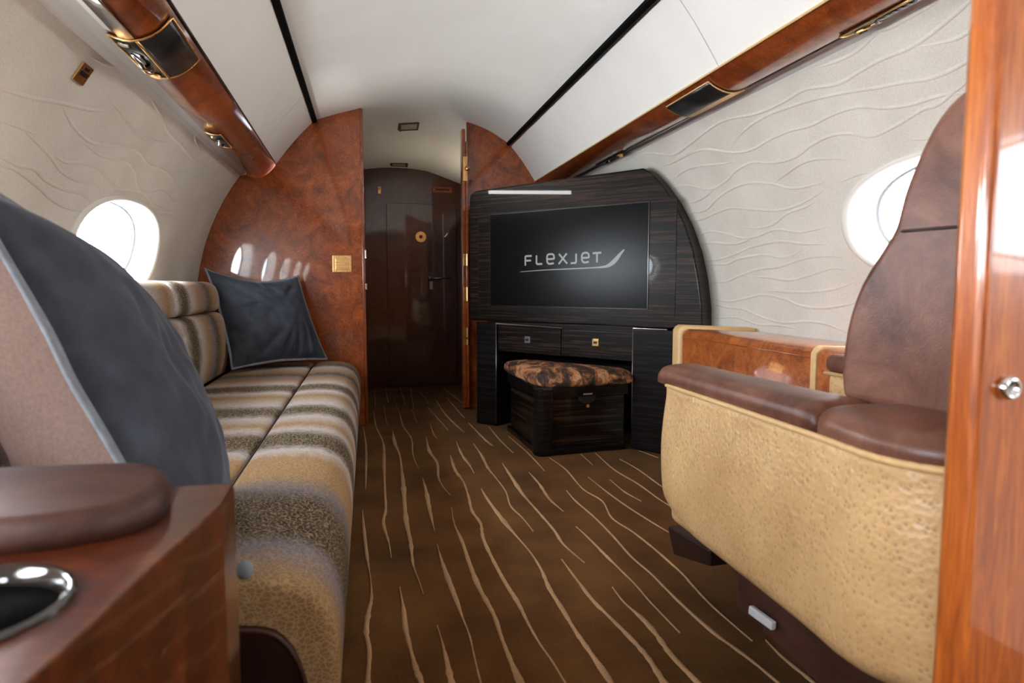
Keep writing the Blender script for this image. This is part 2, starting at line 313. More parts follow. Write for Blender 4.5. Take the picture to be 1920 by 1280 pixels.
# ------------------------------------------------------------------ setting: floor
fl = box('floor', (-1.0, Y0, -.04), (1.6, YV+.05, 0), M['carpet'], bev=0); tag(fl, kind='structure')
CP = lambda cx, cy: (600+.453*cx, 700+.453*cy)
st = [[(178,220,2),(190,300,10),(190,400,12),(188,480,2)],
[(222,150,2),(232,220,6),(262,290,8),(265,380,14),(268,480,10),(272,560,12),(262,620,14),(285,700,8),(295,765,1)],
[(175,565,2),(182,650,14),(195,760,12),(210,860,4),(213,930,14),(200,990,24),(192,1070,22),(205,1150,16),(198,1280,22),(204,1400,10)],
[(262,130,2),(275,200,4),(280,215,1)],[(300,235,2),(310,290,14),(330,340,8),(338,400,14),(345,460,20),(350,540,18),(358,620,20),(375,700,18),(385,790,10),(410,860,4),(428,915,1)],
[(330,885,1),(345,970,14),(355,1060,22),(380,1160,20),(400,1230,24),(420,1280,26),(450,1400,10)],
[(310,110,1),(330,170,4),(345,220,6),(378,270,6),(385,340,6),(408,395,2)],[(425,435,2),(440,490,16),(455,570,14),(475,655,1)],
[(440,260,2),(452,320,14),(485,370,10),(490,430,10),(510,470,6),(540,505,2)],
[(485,710,1),(505,780,14),(530,850,22),(565,940,20),(590,1010,8),(620,1090,8),(640,1180,10),(665,1280,8),(700,1400,2)],
[(485,1045,1),(505,1110,8),(525,1190,22),(545,1280,30),(590,1420,10)],
[(540,340,2),(560,400,16),(595,450,8),(615,510,10),(630,570,14),(665,620,12),(675,680,14),(710,760,16),(770,870,22),(820,950,20),(865,1040,14),(910,1120,8),(960,1190,8),(1015,1280,6),(1100,1410,2)],
[(545,555,2),(555,620,8),(590,700,14),(620,790,20),(660,890,20),(720,1000,22),(750,1090,18),(790,1190,26),(830,1280,36),(890,1420,20)],
[(565,285,2),(590,340,12),(620,380,8),(638,415,2)],
[(668,478,2),(700,530,14),(760,610,22),(810,670,8),(870,740,6),(915,810,14),(950,890,18),(1000,970,20),(1060,1070,20),(1130,1170,28),(1205,1280,30),(1290,1420,16)],
[(635,290,2),(670,340,10),(695,390,12),(730,435,4),(770,490,6),(790,550,8),(840,600,6),(883,655,1)],
[(755,372,2),(800,440,16),(840,500,14),(910,580,10),(970,650,14),(1010,710,8),(1095,785,1)],[(865,410,2),(910,460,12),(950,520,12),(1008,572,1)],
[(1020,485,1),(1060,530,8),(1130,590,8),(1210,670,12),(1290,760,8),(1370,830,10),(1450,910,12),(1545,1000,20),(1656,1094,20),(1767,1174,18),(1896,1280,14),(2040,1400,6)],
[(1060,635,1),(1110,680,8),(1180,750,14),(1240,810,8),(1310,880,6),(1370,950,4),(1490,1075,1)],
[(1000,770,1),(1060,850,12),(1130,940,20),(1200,1010,18),(1290,1100,24),(1360,1180,24),(1425,1280,30),(1530,1420,14)],
[(1210,885,1),(1260,950,8),(1340,1020,22),(1400,1090,24),(1450,1160,28),(1545,1260,36),(1680,1400,20)],
[(615,205,2),(650,240,8),(690,280,10),(715,300,2)],[(480,110,1),(520,170,6),(565,215,8),(598,245,2)],[(525,100,1),(580,165,6),(600,185,2)],
[(700,220,1),(740,270,6),(800,330,2)],[(780,260,1),(850,320,5),(895,365,5),(930,405,3)],
[(950,350,2),(1020,400,6),(1090,480,6),(1170,530,8),(1210,600,8),(1300,660,8),(1400,740,10),(1500,830,10),(1545,880,10),(1630,970,8),(1790,1110,2)],
[(1110,430,2),(1200,500,8),(1300,570,8),(1430,650,6),(1520,700,3)],[(1140,330,1),(1220,400,8),(1320,460,8),(1410,525,6),(1500,580,4)],
[(1240,355,1),(1320,400,6),(1410,465,6),(1500,520,3)],[(1200,440,1),(1260,490,6),(1330,530,2)],[(1080,335,2),(1130,380,2)],[(1320,320,1),(1400,350,3)],
[(445,140,1),(500,200,4),(530,235,1)],[(455,205,1),(470,250,6),(485,270,1)],[(510,60,1),(560,100,4),(598,130,1)],[(375,60,1),(385,130,3),(389,150,1)],[(380,150,2),(402,205,2)],
[(415,80,1),(440,110,3),(450,130,1)],[(270,60,1),(280,110,4),(283,125,1)],[(330,50,1),(345,100,3),(352,130,1)],[(225,70,1),(228,120,4),(226,140,1)],
[(1845,1105,1),(1920,1180,14),(2044,1280,20),(2150,1370,8)]]
g = G()
for s_ in st:
    pp = smooth_path([Vector((*CP(a, b_), w_)) for a, b_, w_ in s_], 5)
    rows = []
    for i, p in enumerate(pp):
        jag = random.uniform(.75, 1.25)
        w_ = max(.5, p.z*.453*jag)/2
        d = Vector((pp[min(i+1, len(pp)-1)][0]-pp[max(i-1, 0)][0], pp[min(i+1, len(pp)-1)][1]-pp[max(i-1, 0)][1])); d.normalize()
        c = at(p.x, p.y, Z=0); e = at(p.x+max(w_, .4)*1.0, p.y, Z=0); hw = (e-c).length
        k = at(p.x+d.x, p.y+d.y, Z=0)-c; k.normalize(); nrm = Vector((-k.y, k.x, 0))
        hw *= abs((e-c).normalized().dot(nrm)) if (e-c).length > 0 else 1
        hw = max(hw, .0016)
        rows.append([c-nrm*hw+Vector((0,0,.0002)), c-nrm*hw*.6+Vector((0,0,.003)), c+nrm*hw*.6+Vector((0,0,.003)), c+nrm*hw+Vector((0,0,.0002))])
    g.grid(rows)
# the pattern goes on behind the camera and beside the chair
for k in range(26):
    x = -.1+random.random()*1.6; y = -2.9+random.random()*3.0; rows = []; n_ = 14; ln = .5+random.random()*.5
    for i in range(n_):
        hw = .001+.012*math.sin(math.pi*i/(n_-1))*random.uniform(.7, 1); xx = x+.02*math.sin(i*.9+k)
        rows.append([(xx-hw, y+ln*i/n_, .0002), (xx-hw*.6, y+ln*i/n_, .003), (xx+hw*.6, y+ln*i/n_, .003), (xx+hw, y+ln*i/n_, .0002)])
    if x < 1.3: g.grid(rows)
o = g.out('pile_stripes', M['stripe'], fl, smooth=True); tag(o, 'wavy gold tapered stripes tufted into the brown carpet', kind='stuff')

# ------------------------------------------------------------------ side walls with oval windows
ZT = {-1: 1.40, 1: 1.455}
WB, WT = .70, 1.24
def make_wall(side, name, centres, zc_, A=.40, B=.163):
    g = G(); y1 = YV
    zs = lambda a, b_, n_: [a+(b_-a)*i/n_ for i in range(n_+1)]
    ys = [Y0]+sorted([c+d_ for c in centres for d_ in (-A-.07, A+.07)])+[y1]
    for a, b_ in ((0, WB), (WT, ZT[side]+.03)):
        g.grid([[P(side, y, z) for z in zs(a, b_, 14)] for y in ys])
    for i in range(0, len(ys)-1, 2):
        g.grid([[P(side, ys[i], z) for z in zs(WB, WT, 24)], [P(side, ys[i+1], z) for z in zs(WB, WT, 24)]])
    for yb in ys[1:-1]: g.grid([[P(side, yb+d_, z, -.002) for z in zs(WB-.01, WT+.01, 24)] for d_ in (-.012, .012)])
    for zb_ in (WB, WT): g.grid([[P(side, y, zb_+d_, -.003) for d_ in (-.012, 0, .012)] for y in (Y0, y1)])
    N_ = 96; wins = []
    for c in centres:
        hy, hz = A+.07, (WT-WB)/2; zm = (WB+WT)/2
        rect = []; ell = []
        # walk the rectangle with matching ellipse angle
        angs = [2*math.pi*k/N_ for k in range(N_)]
        for cor in (math.atan2(WT-zc_, hy), math.pi-math.atan2(WT-zc_, hy), math.pi+math.atan2(zc_-WB, hy), 2*math.pi-math.atan2(zc_-WB, hy)): angs.append(cor)
        angs = sorted(angs)
        for a in angs:
            ca, sa = math.cos(a), math.sin(a)
            ty = hy/abs(ca) if abs(ca) > 1e-9 else 1e9
            tz = ((WT-zc_) if sa > 0 else (zc_-WB))/abs(sa) if abs(sa) > 1e-9 else 1e9
            tt = min(ty, tz); rect.append((c+ca*tt, zc_+sa*tt))
            rr = (abs(ca/A)**2.25+abs(sa/B)**2.25)**(-1/2.25); ell.append((c+ca*rr, zc_+sa*rr))
        rows = [[P(side, e[0]+(r_[0]-e[0])*f, e[1]+(r_[1]-e[1])*f) for e, r_ in zip(ell, rect)] for f in (0, .1, .25, .45, .7, 1)]
        g.grid(rows, True)
        wins.append((c, ell))
    o = g.out(name, M['wall'], smooth=True); tag(o, kind='structure')
    for c, ell in wins:
        global WN
        WN += 1; w_ = empty('window_%d' % WN, (wx(side, zc_-B), c, zc_-B)); tag(w_, kind='structure')
        f = G(); n = Vector((side, 0, (zc_-ZC)/R)).normalized()      # outward
        def ring(sc, depth):
            out = []
            for y, z in ell:
                yy_, zz = c+(y-c)*sc, zc_+(z-zc_)*sc*(1 if sc > .97 else 1.0)
                out.append(P(side, yy_, zz)+n*depth)
            return out
        f.grid([ring(1.075, .001), ring(1.07, -.006), ring(1.03, -.010), ring(.99, -.006), ring(.965, .006)], True)
        f.out('frame_rim', M['white'], w_, smooth=True)
        r2 = G().grid([ring(.965, .006), ring(.945, .03), ring(.90, .075)], True); r2.out('reveal', M['white'], w_, smooth=True)
        sl = G().grid([ring(.90, .075), ring(.885, .070), ring(.87, .078)], True); sl.out('seal', M['seal'], w_, smooth=True)
        ring_ = ring(.885, .077); G().add(ring_, [tuple(range(len(ring_)))]).out('pane', M['glass'], w_)
        # daylight portal just outside the pane
        po = P(side, c, zc_)+n*.085
        d = -n; a = area('window_daylight', po, d.to_track_quat('-Z', 'Y').to_euler(), 2*A, 2*A, 1, portal=True)
    return o
WN = 0
wl = make_wall(-1, 'wall_left', [2.655, 1.36, .2, -.96, -2.12], .935)
wr = make_wall(1, 'wall_right', [1.475, -.23, -1.35, -2.45], .985)
# embossed ridges traced on the walls
def ridges(side, polys, fx, name, parent, mat):
    g = G()
    for p in polys:
        pts = [onwall(*fx(*q)) for q in p]
        pts = [v for v in pts if v.z < ZT[side]+.02 and v.z > .3]
        if len(pts) < 3: continue
        pp = smooth_path(pts, 6); rows = []
        for i, v in enumerate(pp):
            d = (pp[min(i+1, len(pp)-1)]-pp[max(i-1, 0)]).normalized(); nr = Vector((XC-v.x, 0, ZC-v.z)).normalized(); w_ = d.cross(nr)
            taper = min(1, .15+min(i, len(pp)-1-i)/8); hw = .0062*taper; h = .0042*taper
            s0 = v - nr*((Vector((v.x-XC, v.z-ZC)).length-R))*-1
            rows.append([v-w_*hw-nr*.0005, v-w_*hw*.55+nr*h*.75, v+nr*h, v+w_*hw*.55+nr*h*.75, v+w_*hw-nr*.0005])
        g.grid(rows)
    o = g.out(name, mat, parent, smooth=True); tag(o, 'wavy raised ridges embossed in the cream wall covering', kind='stuff'); return o
RR = [[(20,605),(100,575),(200,580),(260,545),(330,490),(400,450),(520,425),(620,380),(700,335),(820,315),(900,270),(980,225),(1090,180),(1180,120),(1300,20),(1360,-40)],
[(720,260),(800,235),(880,200),(940,150),(980,120)],[(1100,180),(1250,150),(1330,110),(1440,60)],[(900,130),(1000,110),(1080,70),(1170,20),(1230,-20)],
[(140,635),(200,610),(270,575),(330,560),(430,572),(500,560),(560,525),(640,490),(720,470),(800,430),(900,400),(1000,405),(1100,390),(1200,360),(1330,345)],
[(430,540),(470,490),(540,440),(640,400),(740,370),(860,345),(960,330),(1060,310),(1180,290),(1300,235),(1440,140)],[(190,700),(230,650),(290,625),(380,615),(440,605)],
[(200,700),(260,695),(340,710),(400,680),(440,640),(500,610),(580,610),(660,590),(720,545),(790,510),(860,500),(950,510),(1040,470),(1140,410),(1200,390),(1300,310),(1440,225)],
[(240,800),(320,790),(380,735),(440,700),(500,685),(580,690),(640,705),(700,700),(780,680)],[(250,820),(300,825),(360,800),(420,780),(500,785),(600,788),(680,765),(770,715)],
[(580,690),(630,650),(690,610),(760,595),(860,600)],[(230,765),(290,755),(340,725),(352,708)],[(280,890),(340,868),(400,875),(460,892),(520,885),(590,860),(680,870),(790,850)],
[(460,850),(520,855),(580,840),(630,800),(700,775),(740,755)],[(300,925),(340,910),(420,915),(470,905),(520,880)],[(300,970),(360,975),(430,955),(500,925),(600,905),(700,915),(780,915)],
[(310,990),(400,990),(450,970),(540,955),(620,965),(700,930)],[(320,1060),(400,1055),(450,1035),(520,1010),(600,1000),(690,970),(760,960),(850,965)],
[(480,1035),(560,1040),(640,1050),(720,1030),(800,1005),(860,1015)],[(330,1110),(400,1130),(470,1120),(540,1105),(620,1120),(680,1145),(760,1155),(840,1145),(920,1130)],
[(540,1090),(600,1092),(700,1095),(800,1085),(890,1055)],[(330,1130),(400,1150),(470,1160),(540,1190),(620,1210),(700,1205),(780,1215),(860,1250)],
[(340,1195),(440,1190),(520,1215),(600,1220),(680,1235)],[(1090,525),(1150,520),(1210,510)],[(820,690),(880,660),(930,650)],[(500,850),(560,900),(640,905)][:0],
[(940,790),(900,830),(850,850)][:0]]
ridges(1, RR, lambda a, b_: (1160+a/2, b_/2), 'ridge_relief', wr, M['wall'])
LR = [[(0,400),(90,420),(170,440),(260,455),(340,475),(420,490),(480,490)],[(280,480),(310,540),(350,590),(400,630),(460,645),(560,655),(620,680),(660,730),(730,760),(780,810),(800,860)],
[(480,445),(530,490),(570,550),(610,600),(680,625),(740,630)],[(380,640),(430,680),(500,705),(560,720),(600,770),(610,830),(650,870),(680,910),(740,935),(800,935)],
[(110,585),(170,640),(220,690),(270,760),(340,800),(420,815),(450,850)],[(240,690),(290,720),(370,725),(440,750),(480,800),(520,835),(600,845),(660,860),(720,850),(770,890),(800,890)],
[(0,700),(80,735),(150,750),(200,800),(280,840),(360,860),(405,900)],[(0,740),(60,750),(120,790),(180,840),(220,880),(290,920),(370,945)],
[(650,400),(690,470),(720,530),(750,590),(800,640),(850,700),(900,740)],[(700,490),(760,490),(810,530),(860,580),(870,630),(900,680)],[(0,540),(100,570),(160,600)],
[(700,950),(760,960),(800,990)],[(400,250),(480,290),(560,290),(600,320)],[(780,760),(830,765),(870,810)]]
ridges(-1, LR, lambda a, b_: (a*.4219, b_*.4219), 'ridge_relief', wl, M['wall'])

# ------------------------------------------------------------------ ceiling, side panels, rails
def shear(x, y, side): return x + (.019*(YL-y) if side < 0 else 0)
ARC = [(-.268, 1.698), (-.15, 1.738), (-.026, 1.775), (.13, 1.83), (.30, 1.858), (.46, 1.862), (.605, 1.838), (.76, 1.79), (.897, 1.712)]
arc = [(p.x, p.y) for p in smooth_path([Vector((a, b_)) for a, b_ in ARC], 5)]
low = [(p.x, p.y) for p in smooth_path([Vector(q) for q in [(-.14, 1.655), (-.012, 1.678), (.136, 1.696), (.297, 1.697), (.42, 1.687), (.502, 1.668), (.72, 1.594), (.80, 1.56), (.86, 1.53)]], 5)]
rows = [[(x, y, z) for x, z in arc] for y in (Y0, 1, YL, YR+.0)]
for k in range(1, 9):
    f = k/8; e = f*f*(3-2*f)*.35+f*.65
    rows.append([(a[0]+(b_[0]-a[0])*e, YR+(YV-YR)*f, a[1]+(b_[1]-a[1])*e) for a, b_ in zip(arc, low)])
ceil = G().grid(rows).out('ceiling', M['ceiling'], smooth=True); tag(ceil, kind='structure')
def sidepanel(side, inner, outer, y1, name, seams):
    def pt(y, f, off=0):
        x = inner[0]+(outer[0]-inner[0])*f; z = inner[1]+(outer[1]-inner[1])*f+.012*math.sin(math.pi*f)
        return Vector((x+(.019*(YL-y)*(1-f) if side < 0 else 0)-side*off, y, z-off))
    G().grid([[pt(y, k/10) for k in range(11)] for y in (Y0, 0, 1, 2, 3, y1)]).out('ceiling_panel', M['ceiling'], ceil, smooth=True)
    for y in seams: G().grid([[pt(y-.0015, k/10, .0006) for k in range(11)], [pt(y+.0015, k/10, .0006) for k in range(11)]]).out('panel_seam', M['seal'], ceil, smooth=True)
    G().grid([[Vector((inner[0]+side*.03, y, inner[1]+.03)), Vector((outer[0]+side*.03, y, outer[1]+.03))] for y in (Y0, y1)]).out('panel_backing', M['grilledark'], ceil)
sidepanel(-1, (-.476, 1.453), (-.272, 1.692), YL, 'l', [.6, 3.32])
sidepanel(1, (1.075, 1.475), (.903, 1.706), YR, 'r', [.2, 1.93])
def strip_(a, side, y1, n):
    x, z = a; g = G().grid([[(x-side*.014, y, z+.002), (x-side*.014, y, z-.012), (x+side*.004, y, z-.018), (x+side*.012, y, z-.012), (x+side*.016, y, z+.0)] for y in (Y0, y1)], True, True)
    o = g.out(n, M['matte']); tag(o, kind='structure'); return o
t1 = strip_((-.270, 1.698), -1, YL-.001, 'trim_1'); t2 = strip_((.900, 1.712), 1, YR-.001, 'trim_2')
G().grid([[(.905,y,1.688),(.899,y,1.690),(.905,y,1.695)] for y in (Y0, YR-.005)], True).out('edge_piping', M['dull'], t2)
# rail profiles, t=0 at the wall side, t=1 at the ceiling panel side
PL = smooth_path([Vector(q) for q in [(-.628, 1.394), (-.60, 1.383), (-.565, 1.381), (-.525, 1.398), (-.497, 1.425), (-.476, 1.455)]], 6)
PR = smooth_path([Vector(q) for q in [(1.242, 1.456), (1.222, 1.446), (1.19, 1.434), (1.15, 1.434), (1.105, 1.452), (1.075, 1.477)]], 6)
def rp(side, y, t_, off=0):
    A = PL if side < 0 else PR; f = t_*(len(A)-1); i = min(int(f), len(A)-2); p = A[i].lerp(A[i+1], f-i); d = A[i+1]-A[i]
    n = Vector((d.y, -d.x)).normalized();
    if n.y > 0: n = -n
    p = p+n*off
    return Vector((shear(p.x, y, side), y, p.y))
def rail(side, y1, n):
    ys = [Y0, 0, 1.2, 2.4, y1]
    rows = []
    for y in ys:
        r_ = [rp(side, y, k/24) for k in range(25)]
        top = r_[-1]+Vector((0, 0, .03)); r_ += [top, r_[0]+Vector((0, 0, .035))]
        rows.append(r_)
    o = G().grid(rows, True, True).out(n, M['burl_rail'], bev=0, smooth=False); tag(o, kind='structure')
    o.data.polygons.foreach_set('use_smooth', [len(p.vertices) == 4 and True for p in o.data.polygons])
    e = G().tube([rp(side, y, 1, .003)+Vector((0, 0, -.002)) for y in ys], .0035); e.out('gold_edge', M['tan'] if side > 0 else M['blackgloss'], o, smooth=True)
    return o
r1 = rail(-1, YL-.002, 'trim_3'); r2 = rail(1, YR-.002, 'trim_4')
def wallstrip(side, y1, n, z0):
    g = G(); rows = []
    for y in (Y0, 0, 2, y1):
        a = rp(side, y, 0)+Vector((0, 0, .004)); b_ = P(side, y, z0, .001)
        rows.append([a+Vector((0,0,.012)), a, a.lerp(b_, .5)+Vector((0, 0, .001)), b_, b_+Vector((0, 0, .02))])
    o = g.grid(rows, True, True).out(n, M['strip']); tag(o, kind='structure'); return o
wallstrip(-1, YL-.002, 'trim_5', 1.388); wallstrip(1, YR-.002, 'trim_6', 1.443)

# ------------------------------------------------------------------ bulkheads
def plate(name, outline, y, th, mat, parent=None, bev=.004):
    n = len(outline); vs = [(x, y, z) for x, z in outline]+[(x, y+th, z) for x, z in outline]
    fs = [tuple(range(n)), tuple(reversed(range(n, 2*n)))]+[(i, (i+1) % n, (i+1) % n+n, i+n) for i in range(n)]
    return mesh(name, vs, fs, mat, parent, bev=bev)
def arcpts(x0, x1):
    pts = [q for q in arc if x0 < q[0] < x1]
    def zz(x):
        for a, b_ in zip(arc, arc[1:]):
            if a[0] <= x <= b_[0]: return a[1]+(b_[1]-a[1])*(x-a[0])/(b_[0]-a[0])
    return [(x0, zz(x0))]+pts+[(x1, zz(x1))]
def wallpts(side, z0, z1, n=20): return [(wx(side, z0+(z1-z0)*k/n), z0+(z1-z0)*k/n) for k in range(n+1)]
ol = [(-.020, .0)]+list(reversed(arcpts(-.266, -.020)))+[(-.285, 1.725), (-.50, 1.475)]+[(p.x, p.y+.004) for p in reversed(PL)]+list(reversed(wallpts(-1, 0, 1.395)))
bl = plate('wall_back_left', ol, YL, .03, M['burl']); tag(bl, kind='structure')
G().box((-.030, YL-.006, 0), (-.012, YL+.036, 1.772)).out('edge_trim', M['burl_rail'], bl, bev=.005)
orr = [(.628, 0)]+arcpts(.628, .897)+[(.92, 1.735), (1.10, 1.495)]+[(p.x, p.y+.004) for p in reversed(PR)]+list(reversed(wallpts(1, 0, 1.45)))
br = plate('wall_back_right', orr, YR, .03, M['burl']); tag(br, kind='structure')
# passage sides
box('wall_passage_left', (-.055, YL+.031, 0), (-.035, YV, 1.80), M['armleather'], bev=0)['kind'] = 'structure'
box('wall_passage_right', (.80, YR+.031, 0), (.82, YV, 1.80), M['armleather'], bev=0)['kind'] = 'structure'
lo = [(-.055, 0)]+[(x, z) for x, z in low if -.09 < x < .8]+[(.80, 0)]
lv = plate('wall_lavatory', lo, YV-.012, .04, M['shadedwood'], bev=0); tag(lv, kind='structure')
lav = empty('lavatory_door', (.42, YV-.03, 0), 'shaded glossy wooden lavatory door with lever handle and round disc at passage end', 'door')
leaf = box('door_leaf', (.146, YV-.030, .02), (.688, YV-.0125, 1.430), M['shadedwood'], lav, bev=.003)
h = at(789, 444, Y=YV-.03); G().disc(h, (0, -1, 0), .042, .006).out('round_escutcheon', M['gold'], leaf, bev=.002)
G().disc(h+Vector((0, -.006, 0)), (0, -1, 0), .014, .004).out('escutcheon_centre', M['shadedwood'], leaf)
h = at(806, 522, Y=YV-.03); g = G().disc(h, (0, -1, 0), .018, .02); g.tube([h+Vector((0, -.03, 0)), h+Vector((.06, -.035, .002)), h+Vector((.16, -.033, .004))], [.009, .008, .006])
g.out('lever_handle', M['dull'], leaf, smooth=True)
G().box(h+Vector((-.002, -.006, -.085)), h+Vector((.022, -.0, -.02))).out('lock_plate', M['dull'], leaf, bev=.003)
for i, (px, py, pw, ph, mt, nm) in enumerate([(711, 357, .030, .060, 'gold', 'bracket')]):
    h = at(px, py, Y=YV-.012); b_ = empty('wall_bracket', h-Vector((0, 0, ph/2)), 'small gold bracket high on the shaded lavatory wall', 'bracket')
    G().box(h-Vector((pw/2, .012, ph/2)), h+Vector((pw/2, 0, ph/2))).out('bracket_plate', M['gold'], b_, bev=.006)
    G().disc(h+Vector((0, -.012, .012)), (0, -1, 0), .009, .01).out('bracket_stud', M['gold'], b_, smooth=True)
h = at(829, 356, Y=YV-.012); sgn = empty('indicator_sign', h-Vector((0, 0, .03)), 'small dark red framed indicator above the lavatory door', 'sign')
G().box(h-Vector((.075, .008, .022)), h+Vector((.075, 0, .022))).out('sign_frame', M['burl'], sgn, bev=.003)
G().box(h-Vector((.055, .011, .006)), h+Vector((.055, -.002, .008))).out('sign_face', M['black'], sgn, bev=.001)
# ceiling vents of the passage
def cz(x, y):
    f = (y-YR)/(YV-YR); e = f*f*(3-2*f)*.35+f*.65
    pts = [(a[0]+(b_[0]-a[0])*e, a[1]+(b_[1]-a[1])*e) for a, b_ in zip(arc, low)]
    for a, b_ in zip(pts, pts[1:]):
        if a[0] <= x <= b_[0]: return a[1]+(b_[1]-a[1])*(x-a[0])/(b_[0]-a[0])
    return 1.7
def hitceil(px, py):
    d = ray(px, py); t_ = 3.9
    while t_ < 6:
        q_ = CAM+d*t_
        if q_.y > YR and q_.z > cz(q_.x, min(q_.y, YV)): return q_
        t_ += .004
    return CAM+d*5
for px, py, lab in ((767, 236, 'small framed ceiling vent of the passage, nearer the cabin'), (749, 308, 'small framed ceiling vent of the passage, just above the lavatory wall')):
    q_ = hitceil(px, py); hx, hy = .062, .055 if py < 300 else .04
    v_ = empty('ceiling_vent', q_, lab, 'vent')
    def cp(x, y, d_): return Vector((x, y, cz(x, y)-d_))
    g = G()
    for a, b_, c, d_ in ((-hx, hx, -hy, -hy+.012), (-hx, hx, hy-.012, hy), (-hx, -hx+.01, -hy, hy), (hx-.01, hx, -hy, hy)):
        g.grid([[cp(q_.x+a, q_.y+c, .006), cp(q_.x+b_, q_.y+c, .006)], [cp(q_.x+a, q_.y+d_, .006), cp(q_.x+b_, q_.y+d_, .006)]])
    o = g.out('vent_frame', M['grilledark'], v_); s_ = o.modifiers.new('s', 'SOLIDIFY'); s_.thickness = .004
    g = G().grid([[cp(q_.x-hx, q_.y-hy, .003), cp(q_.x+hx, q_.y-hy, .003)], [cp(q_.x-hx, q_.y+hy, .003), cp(q_.x+hx, q_.y+hy, .003)]])
    g.out('vent_grille', M['grille'], v_)
# folded passage door with hinges, seen edge on
fd = empty('folding_door', (.60, YR-.02, 0), 'narrow folded reddish wooden door edge with gold hinges beside television cabinet', 'door')
box('door_leaf', (.590, YR-.05, .01), (.612, YR+.02, 1.775), M['burl'], fd, bev=.003)
box('door_leaf', (.6135, YR-.055, .01), (.629, YR-.002, 1.70), M['burl'], fd, bev=.003)
for z0, z1 in ((1.455, 1.605), (.925, 1.0), (.70, .79), (.47, .53), (.42, .455)):
    g = G().box((.596, YR-.056, z0), (.616, YR-.050, z1)); g.tube([(.618, YR-.060, z0), (.618, YR-.060, z1)], .006)
    g.out('hinge', M['gold'], fd, bev=.001)
g = G().disc((.622, YR-.064, 1.53), (0, -1, 0), .016, .012); g.out('catch', M['gold'], fd, smooth=True)
# light switch on the left bulkhead
sw = empty('light_switch', (-.14, YL-.004, .872), 'square gold light switch on burl wood bulkhead beside passage', 'switch')
box('switch_plate', (-.192, YL-.007, .872), (-.088, YL, .968), M['gold'], sw, bev=.006)
rk = box('rocker', (-.176, YL-.012, .888), (-.104, YL-.006, .952), M['gold'], sw, bev=.003)
for k in range(4): box('rocker_rib', (-.172, YL-.0135, .896+k*.015), (-.108, YL-.011, .900+k*.015), M['tan'], rk, bev=.001)
st_ = empty('door_strike', (-.004, YL-.004, .785), 'slim metal strike plate on edge of burl wood bulkhead', 'strike plate')
box('strike_plate', (-.014, YL-.011, .95), (-.006, YL-.0055, 1.0), M['chrome'], st_, bev=.002); box('strike_plate', (-.014, YL-.011, .775), (-.004, YL-.0055, .81), M['chrome'], st_, bev=.002)
# front end of the cabin behind the camera
fw_ = plate('wall_front', [(wx(-1, 0), 0)]+wallpts(-1, .05, 1.40)+[(-.30, 1.70)]+[q for q in arc]+[(wx(1, 1.45), 1.45)]+list(reversed(wallpts(1, 0, 1.44))), Y0-.03, .03, M['burl'], bev=0); tag(fw_, kind='structure')

# ------------------------------------------------------------------ service units in the rails
def patch(side, y0, y1, t0, t1_, off, name, mat, parent, th=.004, n=8):
    o = G().grid([[rp(side, y0+(y1-y0)*i/2, t0+(t1_-t0)*j/n, off) for j in range(n+1)] for i in range(3)]).out(name, mat, parent, smooth=True)
    s_ = o.modifiers.new('s', 'SOLIDIFY'); s_.thickness = th; s_.offset = 0; return o
def rimtube(side, y0, y1, t0, t1_, off, r, name, mat, parent, n=8):
    pts = [rp(side, y0, t0+(t1_-t0)*j/n, off) for j in range(n+1)]+[rp(side, y1, t1_-(t1_-t0)*j/n, off) for j in range(n+1)]
    return G().tube(pts, r, 6, True).out(name, mat, parent, smooth=True)
def stud(side, y, t_, off, r, h, name, mat, parent, cone=None):
    c = rp(side, y, t_, off); n = (rp(side, y, t_, off+.01)-c).normalized(); return G().disc(c, n, r, h, 20, cone).out(name, mat, parent, smooth=False, bev=r*.12)
u = empty('service_unit', rp(-1, 1.88, .45), 'large gold rimmed service panel with black speaker in the left wooden rail', 'service panel')
patch(-1, 1.765, 2.055, .40, .86, .004, 'speaker_grille', M['black'], u); patch(-1, 1.765, 2.055, .06, .40, .003, 'control_panel', M['blackgloss'], u)
rimtube(-1, 1.765, 2.055, .06, .87, .006, .0035, 'gold_rim', M['gold'], u); 
G().tube([rp(-1, 1.765+.29*k/4, .40, .007) for k in range(5)], .0035).out('divider', M['gold'], u, smooth=True)
stud(-1, 1.80, .20, .005, .013, .006, 'reading_light', M['chrome'], u); stud(-1, 2.0, .22, .005, .012, .008, 'air_nozzle', M['chrome'], u, .006)
stud(-1, 2.035, .25, .005, .015, .008, 'gold_knob', M['gold'], u)
G().tube([rp(-1, 1.86, .20, .010), rp(-1, 1.89, .27, .020), rp(-1, 1.93, .24, .020), rp(-1, 1.96, .26, .012)], [.004, .007, .007, .009]).out('handset', M['chrome'], u, smooth=True)
u = empty('reading_light', rp(-1, 2.88, .25), 'small chrome reading light near the far end of left wooden rail', 'light')
patch(-1, 2.78, 3.02, .05, .40, .003, 'bezel_plate', M['black'], u); rimtube(-1, 2.78, 3.02, .05, .40, .004, .0025, 'bezel', M['gold'], u)
stud(-1, 2.83, .2, .005, .013, .007, 'air_nozzle', M['gold'], u, .007); stud(-1, 2.93, .25, .005, .020, .014, 'lamp_head', M['chrome'], u, .013)
u = empty('chrome_grab_rail', rp(-1, 1.5, .4), 'chrome and cream curved cover in the left rail beside the gold rimmed panel', 'light cover')
patch(-1, 1.30, 1.755, .22, .40, .004, 'chrome_cover', M['chrome'], u); patch(-1, 1.30, 1.72, .12, .21, .005, 'cream_edge', M['white'], u)
u = empty('rail_speaker', rp(1, 2.2, .6), 'rectangular black speaker with tan border in the right wooden rail', 'speaker')
